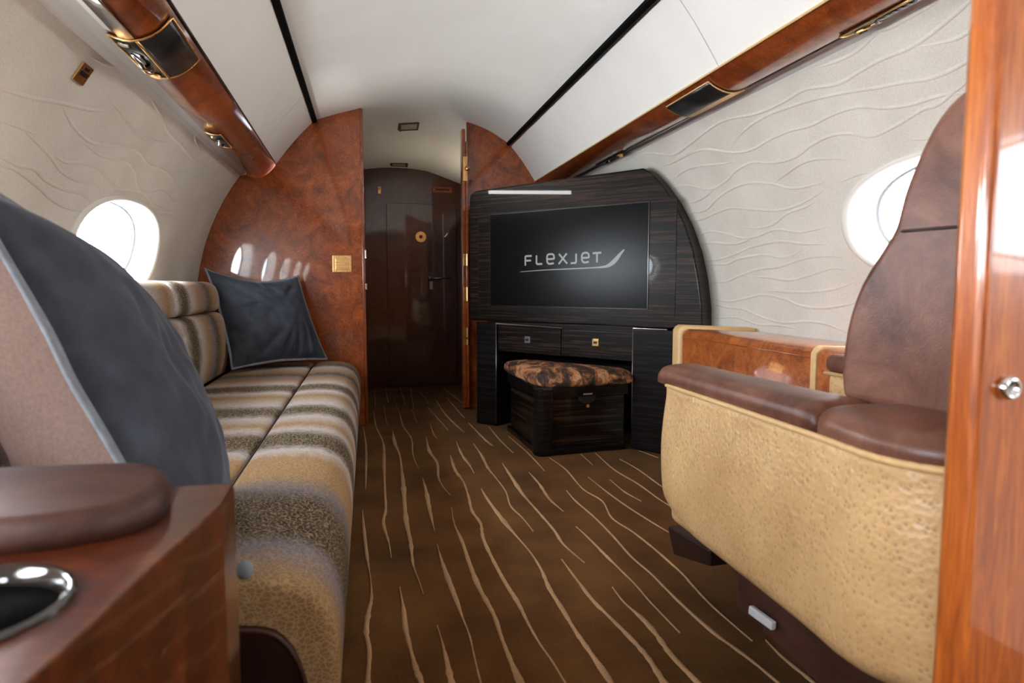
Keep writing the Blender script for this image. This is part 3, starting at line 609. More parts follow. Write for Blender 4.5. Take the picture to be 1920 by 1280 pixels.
patch(1, 2.02, 2.33, .50, .86, .005, 'speaker_grille', M['black'], u); patch(1, 2.02, 2.33, .24, .49, .005, 'tan_cover', M['tan'], u)
rimtube(1, 2.02, 2.33, .24, .87, .005, .0025, 'rim', M['tan'], u)
patch(1, 2.35, 3.02, .04, .30, .003, 'smoked_cover', M['smoke'], r2); patch(1, 1.52, 2.0, .04, .24, .003, 'smoked_cover', M['smoke'], r2)
u = empty('air_outlet_panel', rp(1, 1.4, .2), 'gold rimmed air outlet panel with ring nozzle in the near part of right rail', 'service panel')
patch(1, 1.12, 1.52, .12, .46, .003, 'vent_panel', M['black'], u); rimtube(1, 1.12, 1.52, .12, .46, .005, .003, 'gold_rim', M['gold'], u)
stud(1, 1.485, .26, .005, .019, .007, 'air_nozzle', M['gold'], u); stud(1, 1.485, .26, .012, .010, .004, 'nozzle_core', M['blackgloss'], u); stud(1, 1.44, .2, .005, .010, .008, 'push_button', M['chrome'], u)
for k in range(10): patch(1, 1.40-k*.022, 1.412-k*.022, .17, .40, .008, 'vent_fin', M['dull'], u, .003, 3)
stud(1, 1.14, .28, .005, .022, .016, 'lamp_head', M['chrome'], u, .014)
u = empty('reading_light', rp(1, 3.2, .3), 'small black and gold reading light in the right rail above television cabinet', 'light')
patch(1, 3.05, 3.42, .10, .36, .003, 'bezel_plate', M['black'], u); stud(1, 3.10, .3, .005, .017, .016, 'air_nozzle', M['gold'], u, .011); stud(1, 3.3, .22, .005, .012, .010, 'lamp_head', M['chrome'], u, .006)
# placard
c = onwall(153, 137); n = Vector((XC-c.x, 0, ZC-c.z)).normalized(); a2 = Vector((0, 1, 0)); a3 = n.cross(a2)
pl = empty('wall_placard', c, 'small square brass placard high on the left cream wall', 'placard')
G().obox(c+n*.003, a2, a3, n, .030, .026, .003).out('placard_plate', M['gold'], pl, bev=.001); G().obox(c+n*.006, a2, a3, n, .021, .006, .001).out('placard_mark', M['black'], pl); G().obox(c+n*.006+a3*.014, a2, a3, n, .012, .004, .001).out('placard_mark', M['black'], pl)

# ------------------------------------------------------------------ television cabinet, set at an angle
A0 = Vector((.634, 3.725, 0)); B0 = Vector((1.356, 2.882, 0)); DX = (B0-A0).normalized(); DN = Vector((DX.y, -DX.x, 0)).normalized()   # DN faces the cabin
if DN.dot(Vector((0, -1, 0))) < 0: DN = -DN
UZ = Vector((0, 0, 1))
def onface(x, y, off=0):
    o_ = A0+DN*off; d = ray(x, y); t_ = (o_-CAM).dot(DN)/d.dot(DN); return CAM+d*t_
def uv(p): q_ = p-A0; return (q_.dot(DX), q_.z)
def fp(u_, z, off=0): return A0+DX*u_+UZ*z+DN*off
def fplate(name, outline, off0, off1, mat, parent, bev=.003, **kw):
    n = len(outline); vs = [fp(a, b_, off1) for a, b_ in outline]+[fp(a, b_, off0) for a, b_ in outline]
    return mesh(name, vs, [tuple(range(n)), tuple(reversed(range(n, 2*n)))]+[(i, (i+1) % n, (i+1) % n+n, i+n) for i in range(n)], mat, parent, bev=bev, **kw)
def frect(name, u0, u1, z0, z1, o0, o1, mat, parent, bev=.003, **kw): return fplate(name, [(u0, z0), (u1, z0), (u1, z1), (u0, z1)], o0, o1, mat, parent, bev, **kw)
tvc = empty('television_cabinet', (.995, 3.30, 0), 'glossy striped ebony cabinet holding the television, set across the right corner', 'cabinet')
U1 = uv(B0)[0]
ptsv = [uv(onface(*q)) for q in [(1205, 315), (1220, 322), (1243, 347), (1265, 380), (1284, 420), (1300, 470), (1310, 525), (1316, 580), (1318, 640)]]
tl = uv(onface(880, 372)); tl2 = uv(onface(893, 357)); 
outl = [(tl[0], .0), (tl[0], tl[1]), (tl[0]+.008, tl[1]+.025), tl2]+ptsv+[(ptsv[-1][0]-.01, .40), (ptsv[-1][0]-.09, .0)]
lower = .60
up_ = [q for q in outl if q[1] > lower]; upo = [(tl[0], lower)]+up_+[]
upo = [(tl[0], lower), (tl[0], tl[1]), (tl[0]+.008, tl[1]+.025), tl2]+[q for q in ptsv if q[1] > lower]+[(ptsv[-2][0]+.004, lower)]
fplate('upper_panel', upo, -.32, -.0, M['ebony'], tvc, bev=.008)
D = lambda x, y, off=0: uv(onface(x, y, off))
u0 = D(893, 700)[0]; ua = D(930, 640)[0]; ub = D(1188, 640)[0]; uc = D(1250, 700)[0]
frect('pillar', u0, ua, .0, .592, -.30, -.001, M['pillar'], tvc, .006); frect('pillar', ub, U1+.06, .0, .592, -.16, .012, M['pillar'], tvc, .006)
d1 = frect('drawer', ua+.003, (ua+ub)/2-.0015, .43, .572, -.25, -.012, M['ebony'], tvc, .004); d2 = frect('drawer', (ua+ub)/2+.0015, ub-.003, .43, .572, -.25, -.012, M['ebony'], tvc, .004)
frect('drawer_rail', ua, ub, .572, .60, -.25, -.006, M['ebony'], tvc, .002)
frect('kneehole_back', ua, ub, 0, .428, -.32, -.30, M['pillar'], tvc, 0)
for px, py, mt, dr in ((987, 637, 'dull', d1), (1115, 642, 'gold', d2)):
    q_ = D(px, py); frect('drawer_latch', q_[0]-.019, q_[0]+.019, q_[1]-.019, q_[1]+.019, -.013, -.005, M[mt], dr, .003)['label'] = 'square gold drawer latch' if mt == 'gold' else 'square dark steel drawer latch'
    frect('latch_pull', q_[0]-.010, q_[0]+.010, q_[1]-.006, q_[1]+.006, -.006, -.002, M['black'], dr, .001)
for uu, o_ in ((ua, .001), (ub, .013)):
    g = G().tube([fp(uu+.002, .02, o_), fp(uu+.002, .59, o_)], .0022, 6); g.out('edge_strip', M['dull'], tvc, smooth=True)
q_ = D(1055, 613); g = G(); g.add([fp(ua, .592, .003), fp(q_[0], .580, .003), fp(q_[0], .577, .004), fp(ua, .584, .006)], [(0, 1, 2, 3)]); o = g.out('light_strip', M['chrome'], tvc)
o.modifiers.new('s', 'SOLIDIFY').thickness = .003
frect('pillar_cap', ub, U1+.02, .590, .597, -.02, .014, M['chrome'], tvc, .002)
# glass sheet in front of the upper panel
g0 = D(921, 405); g1 = D(1266, 573)
frect('gloss_panel', u0+.02, g1[0], D(1266, 597)[1], 1.200, -.001, .003, M['ebony'], tvc, .0015)
tv = empty('television', onface(1070, 573, .003), 'wide black flat television showing a grey company logo, set in the ebony cabinet', 'television')
s0 = D(921, 573); s1 = D(1218, 378); z0, z1 = .690, 1.192
frect('bezel', s0[0]-.004, s1[0]+.004, z0-.006, z1+.004, .003, .007, M['blackgloss'], tv, .0015); frect('screen', s0[0]+.003, s1[0]-.003, z0, z1-.003, .007, .009, M['screen'], tv, 0)
# logo strokes: traced as lit lettering on the screen (image pixels -> screen plane)
TP = lambda a, b_: (920+a*.2344, 420+b_*.2344)
def stroke(name, pts, w_, parent, closed=False):
    pp = [D(*TP(*p), .010) for p in pts]; g = G(); rows = []
    m_ = len(pp)
    for i, p in enumerate(pp):
        a = pp[i-1] if i else (pp[-2] if closed else p); c = pp[i+1] if i < m_-1 else (pp[1] if closed else p)
        d1 = Vector((p[0]-a[0], p[1]-a[1])); d2_ = Vector((c[0]-p[0], c[1]-p[1]))
        if d1.length < 1e-6: d1 = d2_
        if d2_.length < 1e-6: d2_ = d1
        d1.normalize(); d2_.normalize(); d = (d1+d2_).normalized(); nn_ = Vector((-d.y, d.x)); k = w_/2/max(.5, nn_.dot(Vector((-d1.y, d1.x))))
        rows.append([fp(p[0]+nn_.x*k, p[1]+nn_.y*k, .0095), fp(p[0]-nn_.x*k, p[1]-nn_.y*k, .0095)])
    g.grid(rows); return g
w_ = .0098
def letter(*paths):
    g = G()
    for p in paths:
        s_ = stroke('x', p, w_, None); g.add(s_.v, s_.f)
    o = g.out('logo_letter', M['logo'], tv); return o
def curve(pts): return [(p.x, p.y) for p in smooth_path([Vector(p) for p in pts], 4)]
letter([(277, 332), (277, 262), (283, 256), (328, 254)], [(277, 293), (322, 291)])
letter([(366, 250), (366, 312), (372, 320), (412, 318)])
letter(curve([(455, 280), (502, 277), (506, 262), (500, 244), (478, 240), (456, 246), (450, 270), (452, 300), (462, 316), (480, 317), (505, 312)]))
letter([(545, 238), (612, 316)], [(608, 234), (543, 320)])
letter([(683, 236), (683, 300), (677, 310), (640, 313)])
letter(curve([(735, 270), (780, 267), (785, 252), (778, 234), (757, 229), (737, 236), (729, 258), (731, 288), (741, 304), (760, 306), (785, 301)]))
letter([(815, 233), (885, 228)], [(850, 232), (850, 306)])
topc = smooth_path([Vector(p) for p in [(235, 380), (400, 366), (560, 357), (700, 350), (830, 343), (920, 328), (970, 290), (1010, 250), (1035, 225), (1064, 200)]], 5)
botc = smooth_path([Vector(p) for p in [(235, 384), (400, 372), (560, 365), (700, 359), (830, 353), (930, 348), (985, 322), (1020, 285), (1045, 245), (1072, 206)]], 5)
g = G().grid([[fp(*D(*TP(a.x, a.y), .010), .0095), fp(*D(*TP(c.x, c.y), .010), .0095)] for a, c in zip(topc, botc)]); g.out('logo_swoosh', M['logo'], tv)

# ------------------------------------------------------------------ stool under the cabinet
so = empty('storage_stool', (1.0, 3.15, 0), 'ebony box stool with mottled brown hide cushion under the television cabinet', 'stool')
kz = .32
plan = [(.765, 2.945), (.775, 2.935), (1.235, 2.985), (1.235, 3.10), (.90, 3.56), (.735, 3.56)]
def prism(name, plan_, z0, z1, mat, parent, bev=.004, **kw):
    n = len(plan_); vs = [(x, y, z0) for x, y in plan_]+[(x, y, z1) for x, y in plan_]
    return mesh(name, vs, [tuple(reversed(range(n))), tuple(range(n, 2*n))]+[(i, (i+1) % n, (i+1) % n+n, i+n) for i in range(n)], mat, parent, bev=bev, **kw)
prism('stool_body', [(.79, 2.965), (1.215, 3.01), (1.215, 3.10), (.89, 3.50), (.752, 3.50)], .012, kz, M['ebony'], so, .003)
# corner posts and rails framing the recessed faces
prism('corner_post', [(.750, 2.975), (.765, 2.945), (.79, 2.935), (.835, 2.940), (.835, 2.975), (.80, 3.01), (.752, 3.015)], 0, kz+.005, M['pillar'], so, .01)
prism('lid_rail', [(.760, 2.950), (.778, 2.938), (1.225, 2.985), (1.228, 3.09), (.90, 3.53), (.738, 3.53)], kz-.045, kz+.006, M['pillar'], so, .004)
prism('plinth', [(.765, 2.955), (.785, 2.945), (1.222, 2.992), (1.222, 3.09), (.90, 3.53), (.738, 3.53)], 0, .03, M['pillar'], so, .004)
h1 = at(1100, 742, Y=2.97); rows = []
g = G(); c_ = h1; ax = Vector((1, .105, 0)).normalized()
for k in range(13):
    a = math.pi*k/12; rows.append([c_+ax*.045*math.cos(a)+UZ*(-.035*math.sin(a))+Vector((0, -.012, 0)), c_+ax*.045*math.cos(a)+UZ*(-.035*math.sin(a))+Vector((0, .003, 0))])
g.grid(rows); g.add([r_[0] for r_ in rows], [tuple(range(13))]); cpu = g.out('cup_pull', M['black'], so)
G().obox(c_+Vector((0, -.016, .012)), ax, Vector((0, 1, 0)), UZ, .025, .002, .004).out('pull_badge', M['chrome'], cpu, bev=.001)
G().disc(c_+Vector((0, -.014, -.045)), (0, -1, 0), .008, .006).out('key_lock', M['chrome'], so)
# cushion: rounded, domed
cpl = [(.722, 3.54), (.745, 3.10), (.775, 2.95), (.80, 2.93), (.90, 2.925), (1.06, 2.945), (1.225, 2.97), (1.245, 2.985), (1.25, 3.07), (1.10, 3.26), (.90, 3.50), (.80, 3.60)]
cc = Vector((sum(p[0] for p in cpl)/len(cpl), sum(p[1] for p in cpl)/len(cpl)))
path = smooth_path([Vector(p) for p in cpl+[cpl[0]]], 5)[:-1]; rows = []
for sc, z in ((.94, kz+.006), (.99, kz+.018), (1.0, kz+.034), (.985, kz+.052), (.94, kz+.066), (.8, kz+.077), (.5, kz+.083), (.2, kz+.085), (.01, kz+.085)):
    rows.append([Vector((cc.x+(p.x-cc.x)*sc, cc.y+(p.y-cc.y)*sc, z+.003*noise.noise(Vector((p.x*20*sc, p.y*20*sc, 0)))*(z > kz+.04))) for p in path])
G().grid(rows, True, True).out('seat_cushion', M['hide'], so, smooth=True)

# ------------------------------------------------------------------ sofa
SY0, SY1 = .97, 3.80; SZ = .372
sf = empty('sofa', (-.45, 2.38, 0), 'long low sofa in banded grey and tan netted fabric along the left wall', 'sofa')
def lofty(name, prof, y0, y1, mat, parent, rnd=.03, steps=14, bulge=0):
    """profile (x,z) closed, swept along y with rounded ends"""
    cx_ = sum(p[0] for p in prof)/len(prof); cz_ = sum(p[1] for p in prof)/len(prof); rows = []
    ts = [0, .15, .4, .7, 1]
    for t_ in ts: a = math.pi/2*(1-t_); y = y0+rnd*(1-math.cos(math.pi/2-a)*1) if False else y0+rnd*(1-math.sin(math.pi/2*t_)); 
    ends = [(y0+rnd*(1-math.cos(math.pi/2*t_)), 1-rnd*1.0*(1-math.sin(math.pi/2*t_))/max(.02, .12)) for t_ in (0, .3, .6, 1)]
    prs = []
    for k in (0, .25, .5, .75, 1):
        a = math.pi/2*k; prs.append((y0+rnd*(1-math.sin(a)), rnd*(1-math.cos(a))))
    prs = sorted(prs); prs = [(y, ins) for y, ins in prs]
    # inset decreases inward
    sec = [(y0+rnd*(1-math.cos(math.pi/2*k)), rnd*(1-math.sin(math.pi/2*k))) for k in (0, .25, .5, .75, 1)]
    mid = [(y0+rnd+(y1-y0-2*rnd)*k/steps, 0) for k in range(1, steps)]
    sec2 = [(y1-(y-y0), i) for y, i in reversed(sec)]
    for y, ins in sec+mid+sec2:
        r_ = []
        for i, (x, z) in enumerate(prof):
            a = prof[i-1]; c = prof[(i+1) % len(prof)]; d = Vector((c[0]-a[0], c[1]-a[1])); n_ = Vector((d.y, -d.x))
            if n_.length > 0: n_.normalize()
            if n_.dot(Vector((x-cx_, z-cz_))) < 0: n_ = -n_
            r_.append(Vector((x-n_.x*ins, y, z-n_.y*ins)))
        rows.append(r_)
    def cap(r_, dy):
        c_ = sum(r_, Vector())/len(r_); return [[p.lerp(c_, f)+Vector((0, dy*f, 0)) for p in r_] for f in (.9, .6, .3, .1)]
    rows = cap(rows[0], -.002)+rows+list(reversed(cap(rows[-1], .002)))
    return G().grid(rows, True, True).out(name, mat, parent, smooth=True)
def sp2d(pts, k=5): return [(p.x, p.y) for p in smooth_path([Vector(q) for q in pts], k)]
seatp = sp2d([(-.70, .20), (-.72, .32), (-.69, .368), (-.60, .378), (-.48, .380), (-.36, .380), (-.315, .376), (-.300, .364)], 4)+[(-.298, .34), (-.298, .20)]
lofty('seat_cushion', seatp, SY0, SY1, M['sofa'], sf, .02)
bol = sp2d([(-.295, .20), (-.297, .34), (-.294, .364), (-.28, .377), (-.22, .382), (-.14, .376), (-.085, .352), (-.058, .305), (-.050, .24), (-.055, .15), (-.066, .06), (-.075, .03)], 4)+[(-.16, .03), (-.2, .1)]
lofty('front_bolster', bol, SY0, SY1, M['sofa'], sf, .016)
G().tube([(-.2965, y, .366) for y in (SY0+.02, 2, SY1-.01)], .0035, 6).out('piping', M['darkleather'], sf, smooth=True)
box('base', (-.70, SY0+.03, 0), (-.10, SY1, .20), M['darkleather'], sf, bev=.004)
# dark end panel of the seat
ep = sp2d([(-.70, .0), (-.74, .28), (-.73, .31), (-.6, .318), (-.30, .318), (-.17, .314), (-.125, .29), (-.100, .23), (-.09, .12), (-.088, .0)], 5)
n = len(ep); g = G().grid([[(x, SY0+.012, z) for x, z in ep], [(x, SY0-.016, z) for x, z in ep]]); g.add([(x, SY0-.016, z) for x, z in ep], [tuple(range(n))])
g.out('end_panel', M['darkleather'], sf, bev=.004); G().tube([(x, SY0-.016, z) for x, z in ep], .004, 6).out('end_piping', M['armleather'], sf, smooth=True)
# back: three sections, each with a head roll
BY = [SY0, 1.93, 2.72, 3.49]
for i in range(3):
    y0_, y1_ = BY[i]+.003, BY[i+1]-.003
    lofty('back_cushion', sp2d([(-.70, .375), (-.688, .42), (-.678, .50), (-.682, .58), (-.70, .65), (-.735, .672), (-.80, .675), (-.87, .66), (-.88, .40), (-.80, .372), (-.70, .375)], 4)[:-1], y0_, y1_, M['sofa'], sf, .022)
    lofty('head_roll', sp2d([(-.73, .678), (-.712, .70), (-.715, .76), (-.735, .802), (-.78, .818), (-.85, .812), (-.873, .78), (-.87, .70), (-.82, .678), (-.73, .678)], 4)[:-1], y0_, y1_, M['sofa'], sf, .02)
box('back_frame', (-.875, SY0, .36), (-.865, SY1, .62), M['darkleather'], sf, bev=.002)
bx = box('corner_filler', (-.87, 3.50, .10), (-.80, 3.81, .76), M['darkleather'], sf, bev=.01)

# ------------------------------------------------------------------ cushions
def pillow(name, C4, thick, label, front, back, group='velvet cushions on the sofa', nsgn=1, flange=.018, seed=0, pinch=.05, ptop=0, tb=.85, lean=None, folds=()):
    """C4 = corners: bottom left, bottom right, top right, top left, seen from the front"""
    c0, c1, c2, c3 = [Vector(p) for p in C4]; nrm = (c1-c0).cross(c3-c0).normalized()*nsgn
    root = empty(name, (c0+c1)/2, label, 'cushion', group); n = 64
    def base(u_, v_):
        pu = u_*(1-pinch*(1-v_*v_)) ; pv = v_*(1-(pinch+(ptop if v_ > 0 else 0)*abs(v_))*(1-abs(u_)**1.6))
        a, c = (pu+1)/2, (pv+1)/2
        return (c0*(1-a)+c1*a)*(1-c)+(c3*(1-a)+c2*a)*c
    def hgt(u_, v_):
        e = (1-abs(u_)**2.6)*(1-abs(v_)**2.6); h_ = thick*max(0, e)**.62
        q_ = Vector((u_*2.2+seed, v_*2.2, seed)); h_ += .010*noise.noise(q_)*e + .005*noise.noise(q_*3)*e
        for fu, fv, du, dv, dep, wd in folds:
            x_ = (u_-fu)*dv-(v_-fv)*du; l_ = (u_-fu)*du+(v_-fv)*dv
            h_ -= dep*math.exp(-(x_/wd)**2)*math.exp(-(l_/.28)**2)
        return h_
    for sgn, nm, mt in ((1, 'front_cover', front), (-1, 'back_cover', back)):
        rows = [[base(-1+2*i/n, -1+2*j/n)+nrm*sgn*max(.0008, hgt(-1+2*i/n, -1+2*j/n)*(1 if sgn > 0 else tb)) for i in range(n+1)] for j in range(n+1)]
        G().grid(rows).out(nm, mt, root, smooth=True)
    edge = [base(-1+2*i/n, -1) for i in range(n)]+[base(1, -1+2*i/n) for i in range(n)]+[base(1-2*i/n, 1) for i in range(n)]+[base(-1, 1-2*i/n) for i in range(n)]
    ctr = (c0+c1+c2+c3)/4; rows = []
    for off, hh in ((-.004, .003), (flange, .0025), (flange, -.0025), (-.004, -.003)):
        rows.append([p+(p-ctr).normalized()*(off*(1+.15*noise.noise(p*14))*(1.0))+nrm*(hh+.004*noise.noise(p*11)) for p in edge])
    G().grid(rows, True).out('flange', M['flange'], root, smooth=True)
    return root
# small one at the far end
C = [at(436, 690, Y=3.36), at(612, 672, Y=3.66), at(558, 518, Y=3.72), at(386, 505, Y=3.56)]
pillow('throw_pillow', C, .105, 'slate blue velvet cushion at the far end of sofa by the burl bulkhead', M['velvet'], M['taupe'], flange=.011, seed=3, pinch=.08, ptop=.16,
       folds=[(.35, -.72, .25, 1, .034, .07), (.58, -.66, .1, 1, .032, .06), (.12, -.76, .5, 1, .030, .06), (.80, -.6, -.1, 1, .024, .06), (-.5, .1, 1, .15, .020, .05), (.1, .6, -.6, 1, .022, .10), (-.3, -.75, .7, .6, .018, .07), (.55, .55, .7, .7, .02, .08), (-.6, .5, .6, -.8, .02, .09)])
# big one near the camera
wv = Vector((.08, -.98, .13)).normalized(); uvv = Vector((-.42, 0, .91)); uvv = (uvv-wv*uvv.dot(wv)).normalized()
A_ = at(238, 893, Y=.96); c1 = A_-uvv*.17; H = .60
c0b = c1-wv*.46
pillow('throw_pillow', [c1, c0b, c0b+uvv*H, c1+uvv*H], .10, 'large slate velvet cushion with taupe back, nearest the camera on the sofa', M['velvet'], M['taupe'], flange=.026, seed=9, pinch=.035, tb=1.7,
       folds=[(-.1, .1, 1, .5, .010, .12), (.5, -.7, .4, 1, .012, .06)])
# small grey blue fabric button at the near end of the seat
bt = G(); c = Vector((-.178, .968, .398)); rows = []
for k in range(9):
    a = -math.pi/2+math.pi*k/8; rows.append([c+Vector((math.cos(a)*.012*math.cos(q), math.cos(a)*.010*math.sin(q), .014*math.sin(a))) for q in [2*math.pi*j/16 for j in range(16)]])
o = bt.grid(rows, True, True).out('fabric_button', M['flange'], None, smooth=True); tag(o, 'small grey blue fabric knob on near end of the sofa seat', 'knob')

# ------------------------------------------------------------------ near left arm cabinet with cup holder
ac = empty('arm_cabinet', (-.5, .5, 0), 'glossy red wood arm cabinet with cup holder in the near left corner', 'cabinet')
TZ = .58; hc = Vector((-.277, .500)); hr = .064
top_out = [(-.150, .770), (-.160, .776), (-.885, .776), (-.885, .10), (-.245, .10), (-.187, .42), (-.160, .62), (-.148, .70)]
def ring2(pts, k): 
    out = []
    for i in range(len(pts)):
        a = Vector(pts[i]); b_ = Vector(pts[(i+1) % len(pts)])
        for j in range(k): out.append(a.lerp(b_, j/k))
    return out
outer = ring2(top_out, 8); n = len(outer); g = G()
angs = [math.atan2(p.y-hc.y, p.x-hc.x) for p in outer]
hole = [Vector((hc.x+hr*math.cos(a), hc.y+hr*math.sin(a))) for a in angs]
zr = lambda pts, z: [Vector((p.x, p.y, z)) for p in pts]
inn = [p.lerp(hc, .012) for p in outer]
cl_ = lambda pts, z: [Vector((max(p.x, wx(-1, z)+.012), p.y, z)) for p in pts]
g.grid([cl_(outer, 0), cl_(outer, .15), cl_(outer, .3), cl_(outer, .45), cl_(outer, TZ-.008), zr([p.lerp(hc, .006) for p in outer], TZ-.002), zr(inn, TZ), zr(hole, TZ), zr(hole, TZ-.01)], True)
g.out('cabinet_body', M['cabinet'], ac, smooth=False, bev=.0)
N2 = 40; cir = lambda r_, z: [Vector((hc.x+r_*math.cos(2*math.pi*k/N2), hc.y+r_*math.sin(2*math.pi*k/N2), z)) for k in range(N2)]
G().grid([cir(hr+.006, TZ+.001), cir(hr+.004, TZ+.005), cir(hr-.001, TZ+.003), cir(hr-.002, TZ-.012)], True).out('cup_holder_rim', M['rimblack'], ac, smooth=True)
G().grid([cir(hr-.0015, TZ-.010), cir(hr-.004, TZ-.09), cir(.001, TZ-.092)], True, True).out('cup_well', M['matte'], ac, smooth=True)
pad = [(-.875, .615), (-.36, .600), (-.235, .612), (-.200, .65), (-.198, .70), (-.222, .755), (-.30, .785), (-.875, .80)]
pth = [(p.x, p.y) for p in smooth_path([Vector(p) for p in pad], 4)]; cpt = Vector((-.5, .70)); rows = []
for ins, z in ((0, TZ+.0005), (-.004, TZ+.012), (0, TZ+.020), (.012, TZ+.027), (.04, TZ+.030)):
    rows.append([Vector((x+(cpt.x-x)*ins*1.2, y+(cpt.y-y)*ins*3, z)) for x, y in pth])
G().grid(rows, True, True).out('arm_pad', M['armleather'], ac, smooth=True)

# ------------------------------------------------------------------ right hand lounge chair
ch = empty('lounge_chair', (.93, 1.05, 0), 'brown leather lounge chair with tan ostrich side, facing the television', 'chair')
pth = [(.80, 1.436), (.74, 1.434), (.69, 1.420), (.664, 1.39), (.658, 1.34), (.655, 1.1), (.652, .90), (.645, .80), (.640, .74), (.648, .69), (.676, .645), (.74, .60), (.82, .575)]
pp = smooth_path([Vector(p) for p in pth], 7); rows = []; nv = 26; Lp = [0]
for a, c in zip(pp, pp[1:]): Lp.append(Lp[-1]+(c-a).length)
def topz(y): return .572 if y > .9 else .572+.004*(.9-y)/.3
for i, p in enumerate(pp):
    s_ = p.y
    zb = .245+.0*(s_) + .10*max(0, (s_-1.20)/.25)**2.6*(1 if s_ > 1.2 else 0) + .05*max(0, (.80-s_)/.25)**1.2
    r_ = []
    cen = Vector((1.0, .95))
    for j in range(nv+1):
        f = j/nv; z = zb+(topz(s_)-zb)*f
        bul = .010*math.sin(math.pi*min(1, f*1.1))*(1 if f < .9 else 1) - .05*max(0, (.14-f)/.14)**2
        out_ = Vector((-1, 0)) if 3 < i < len(pp)-12 else (p-cen).normalized()
        nrm = Vector((pp[min(i+1, len(pp)-1)].y-pp[max(i-1, 0)].y, -(pp[min(i+1, len(pp)-1)].x-pp[max(i-1, 0)].x))).normalized()
        q2 = p+nrm*bul*(1 if nrm.dot(p-cen) > 0 else -1); r_.append(Vector((q2.x, q2.y, z)))
    rows.append(r_)
sp_ = G().grid(rows).out('side_panel', M['ostrich'], ch, smooth=True); m_ = sp_.modifiers.new('s', 'SOLIDIFY'); m_.thickness = .02; m_.offset = -1
G().tube([Vector((r_[-1].x-.0, r_[-1].y, r_[-1].z+.003)) for r_ in rows], .0055, 8).out('top_piping', M['tan'], ch, smooth=True)
ty = topz(1)
# arm pads: front piece, rear piece
def padrow(y, x0, x1, z0, h_, n=16, tilt=0):
    out = []
    for k in range(n+1):
        a = math.pi*k/n; sx_ = -math.cos(a); cx_ = (x0+x1)/2; hw = (x1-x0)/2
        xx = cx_+hw*math.copysign(abs(sx_)**.55, sx_); zz = z0+h_*(math.sin(a)**.5)
        out.append(Vector((xx, y, zz)))
    return out
rows = []
for y, sc in ((1.432, .35), (1.428, .7), (1.415, .9), (1.395, 1), (1.3, 1), (1.15, 1.02), (1.0, 1.04), (.90, 1.06), (.878, 1.0), (.870, .75)):
    ins = .012*(1-min(1, sc)); x0 = .655-.006*(1.3-y)*.3+ins; x1 = .765+.02*(1.4-y)-ins
    rows.append(padrow(y, x0, x1, .576, .045*min(sc, 1.1)))
G().grid(rows, True, True).out('arm_pad', M['leather'], ch, smooth=True)
rows = []
for y, x0, x1, sc in ((.862, .662, .77, .7), (.855, .652, .80, 1.0), (.83, .648, .83, 1.1), (.78, .642, .90, 1.12), (.72, .640, .98, 1.12), (.67, .655, 1.0, 1.1), (.62, .70, 1.0, 1.0), (.59, .76, 1.0, .85), (.575, .80, 1.0, .5)):
    rows.append(padrow(y, x0, x1, .576, .045*sc))
G().grid(rows, True, True).out('arm_pad', M['leather'], ch, smooth=True)
# backrest: side outline swept across the chair
def ob(px, py, X): p = at(px, py, X=X); return (p.y, p.z)
BX = .80
left = [(1598, 752), (1594, 700), (1598, 650), (1610, 590), (1632, 530), (1664, 478), (1690, 437)]
left = [ob(*p, BX) for p in left]
rear = [(.655, .815), (.652, .70), (.68, .60)]
def back_rows(prof, x0, x1, rnd):
    rows = []; c = Vector((sum(p[0] for p in prof)/len(prof), sum(p[1] for p in prof)/len(prof)))
    for t_ in (0, .2, .45, .7, 1): a = math.pi/2*t_; rows.append((x0+rnd*(1-math.sin(a)), rnd*(1-math.sin(a))))
    sec = [(x0+rnd*(1-math.cos(math.pi/2*k)), rnd*.7*(1-math.sin(math.pi/2*k))) for k in (0, .2, .4, .6, .8, 1)]
    sec += [(x1-(x-x0), i) for x, i in reversed(sec)]
    out = []
    for x, ins in sec:
        r_ = []
        for i, (y, z) in enumerate(prof):
            a = prof[i-1]; c2_ = prof[(i+1) % len(prof)]; d = Vector((c2_[0]-a[0], c2_[1]-a[1])); n_ = Vector((d.y, -d.x))
            if n_.length: n_.normalize()
            if n_.dot(Vector((y-c.x, z-c.y))) < 0: n_ = -n_
            r_.append(Vector((x, y-n_.x*ins, z-n_.y*ins)))
        out.append(r_)
    zs_ = [p[1] for p in prof]; za, zb_ = min(zs_)+.09, max(zs_)-.09
    def mid(z):
        ys = []
        for k in range(len(prof)):
            a, b_ = prof[k-1], prof[k]
            if (a[1]-z)*(b_[1]-z) <= 0 and a[1] != b_[1]: ys.append(a[0]+(b_[0]-a[0])*(z-a[1])/(b_[1]-a[1]))
        return (min(ys)+max(ys))/2 if ys else c.x
    def cap(r_, dx):
        out_ = []
        for f in (.96, .85, .7, .5, .3, .15, .05):
            rr = []
            for p in r_:
                z = min(max(p.z, za), zb_) if zb_ > za else (za+zb_)/2
                tg = Vector((p.x, sum(mid(min(max(z+dz, min(zs_)+.01), max(zs_)-.01)) for dz in (-.06, -.03, 0, .03, .06))/5, z)); rr.append(p.lerp(tg, f)+Vector((dx*math.sin(f*1.57), 0, 0)))
            out_.append(rr)
        return out_
    return cap(out[0], -.012)+out+list(reversed(cap(out[-1], .012)))
hd = [ob(*p, BX) for p in [(1700, 412), (1712, 365), (1735, 305), (1765, 243), (1798, 196), (1830, 168), (1862, 155)]]
hz = hd[-1][1]
p1 = sp2d(left+hd, 4)+[(.70, hz+.001), (.662, hz-.015), (.648, hz-.05), (.650, .98), (.668, .88), (.690, .80), (.690, .70), (.70, .61)]
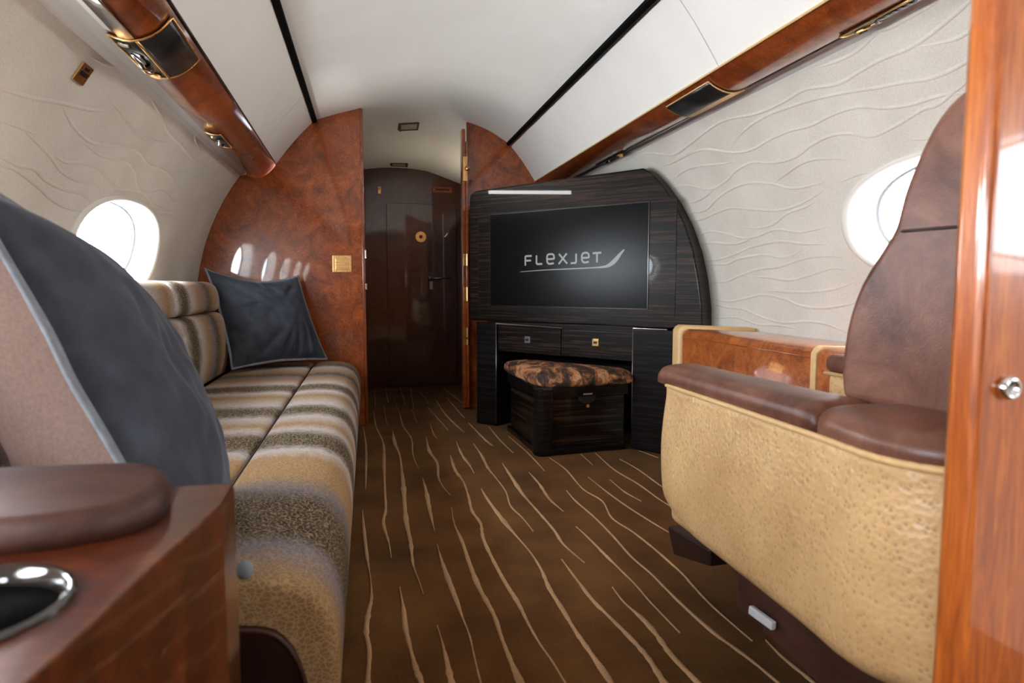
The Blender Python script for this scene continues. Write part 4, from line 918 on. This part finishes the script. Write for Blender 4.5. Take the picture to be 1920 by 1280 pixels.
def side_prism(name, prof, x0, x1, mat, bev):
    n = len(prof); vs = [(x0, y, z) for y, z in prof]+[(x1, y, z) for y, z in prof]
    return mesh(name, vs, [tuple(range(n)), tuple(reversed(range(n, 2*n)))]+[(k, (k+1) % n, (k+1) % n+n, k+n) for k in range(n)], mat, ch, bev=bev, seg=6)
bk = side_prism('backrest', sp2d(left+hd, 2)+[(.70, hz+.001), (.662, hz-.015), (.648, hz-.05), (.650, .98), (.668, .88), (.690, .80), (.690, .70), (.70, .61)], .775, 1.17, M['leather'], .035)
sa, sb = left[-1], (.70, left[-1][1]-.002)
G().tube([(1.0, sa[0]+.001, sa[1]), (.81, sa[0]+.001, sa[1]), (.7875, sa[0]-.009, sa[1]), (.778, sa[0]-.022, sa[1]), (.775, sa[0]-.036, sa[1]), (.775, sb[0]+.0, sb[1])], .0026, 6).out('headrest_seam', M['darkleather'], bk, smooth=True)
# rear shell in ostrich
sh = [(.695, .612), (.690, .70), (.685, .80), (.655, .90), (.63, 1.0), (.615, 1.04), (.59, 1.0), (.61, .88), (.64, .75), (.65, .64), (.66, .60)]
shp = sp2d([(at(1838, 640, X=.80).y, at(1838, 640, X=.80).z), (at(1818, 700, X=.80).y, at(1818, 700, X=.80).z), (at(1805, 760, X=.8).y, at(1805, 760, X=.8).z), (at(1803, 790, X=.8).y, at(1803, 790, X=.8).z), (at(1815, 800, X=.8).y, at(1815, 800, X=.8).z), (.66, .60), (.62, .62), (.60, .75), (.585, .9), (.60, 1.0), (.655, .87)], 3)
G().grid(back_rows(shp, .770, 1.175, .02), True, True).out('back_shell', M['ostrich'], ch, smooth=True)
# seat, outboard arm, base
def rbox(name, a, b_, mat, bev): return box(name, a, b_, mat, ch, bev=bev, seg=4)
rbox('seat_cushion', (.77, .86, .36), (1.10, 1.44, .47), M['leather'], .04)
rbox('seat_frame', (.68, .62, .25), (1.16, 1.40, .358), M['ostrich'], .02)
rbox('outer_arm', (1.105, .62, .30), (1.185, 1.42, .585), M['ostrich'], .015)
rbox('outer_arm_pad', (1.10, .64, .587), (1.19, 1.43, .632), M['leather'], .018)
G().tube([(1.103, .64, .585), (1.103, 1.425, .585)], .005).out('arm_piping', M['tan'], ch, smooth=True)
pd = prism('pedestal', [(.80, 1.21), (.742, 1.205), (.722, .62), (1.14, .62), (1.14, 1.21)], .125, .25, M['armleather'], ch, .008)
prism('swivel_base', [(.90, 1.35), (.88, 1.10), (.88, .62), (1.12, .62), (1.12, 1.35)], .0, .14, M['darkleather'], ch, .01)
bq = [at(1250, 985, X=.765), at(1262, 1040, X=.765), at(1330, 1062, X=.765), at(1330, 1030, X=.765)]
g = G(); g.add([(v.x, v.y, v.z) for v in bq]+[(v.x+.3, v.y, v.z) for v in bq], [(0, 1, 2, 3), (7, 6, 5, 4), (0, 4, 5, 1), (1, 5, 6, 2), (2, 6, 7, 3), (3, 7, 4, 0)]); g.out('recline_housing', M['darkleather'], ch, bev=.006)
bq = [at(1406, 1134, X=.722), at(1404, 1150, X=.722), at(1448, 1182, X=.722), at(1450, 1166, X=.722)]
g = G(); g.add([(v.x+.008, v.y, v.z) for v in bq]+[(v.x-.003, v.y, v.z) for v in bq], [(3, 2, 1, 0), (4, 5, 6, 7), (0, 1, 5, 4), (1, 2, 6, 5), (2, 3, 7, 6), (3, 0, 4, 7)]); g.out('label_plate', M['plate'], pd, bev=.003)

# ------------------------------------------------------------------ side ledge on the right
lg = empty('side_ledge', (1.38, 1.6, 0), 'glossy burl wood side ledge with tan leather end along the right wall', 'ledge')
LX = 1.22; LZ = .628; ly1 = 2.50
def ledge_piece(name, y0, y1, mat, x0=LX, dz=0, bev=.006):
    pr_ = [(x0, .0), (x0, LZ-.022+dz), (x0+.008, LZ-.008+dz), (x0+.022, LZ+dz), (wx(1, LZ)-.004, LZ-.015+dz), (wx(1, .45)-.004, .45), (wx(1, .2)-.006, .2), (wx(1, .0)-.008, 0)]
    return G().grid([[Vector((x, y, z)) for x, z in pr_] for y in (y0, y1)], True, True).out(name, mat, lg, bev=bev)
ledge_piece('burl_fascia', 1.634, ly1-.075, M['burl_ledge']); ledge_piece('burl_fascia', .56, 1.612, M['burl_ledge'])
ledge_piece('tan_trim', 1.611, 1.635, M['tan'], LX-.004, .004, .003)
ledge_piece('tan_end', ly1-.076, ly1, M['tan'], LX-.012, .014, .02)
G().tube([(LX-.002, y, LZ-.03) for y in (ly1-.08, 1.64)], .002, 6).out('fascia_bead', M['burl'], lg, smooth=True)  # thin burl bead along the ledge fascia

# ------------------------------------------------------------------ near right column (partition end)
cl = empty('wall_near_right', (1.0, .52, 0)); tag(cl, kind='structure')
ctop = lambda x: 1.46 if x > 1.07 else 1.80
cx0 = .547
pts = [(cx0, 0)]+[(cx0, 1.85), (.897, 1.705), (1.075, 1.47), (wx(1, 1.45), 1.45)]+list(reversed(wallpts(1, 0, 1.44)))
n = len(pts); 
plate('partition_panel', pts, .500, .035, M['column'], cl, bev=.010)
kb = cl
c = at(1885, 726, Y=.50); g = G(); rows = []
for r_, d_ in ((.0105, 0), (.0115, .003), (.0105, .007), (.0085, .009), (.006, .0075), (.0055, .004), (.001, .004)):
    rows.append([c+Vector((r_*math.cos(2*math.pi*k/28), -d_, r_*math.sin(2*math.pi*k/28))) for k in range(28)])
kn = g.grid(rows, True, True).out('round_knob', M['chrome'], kb, smooth=True); tag(kn, 'round polished metal knob on the wood column')
G().obox(c+Vector((0, -.0052, 0)), Vector((.7, 0, .7)), Vector((0, 1, 0)), Vector((-.7, 0, .7)), .0045, .0012, .0012).out('knob_slot', M['dull'], kn, bev=.0004)
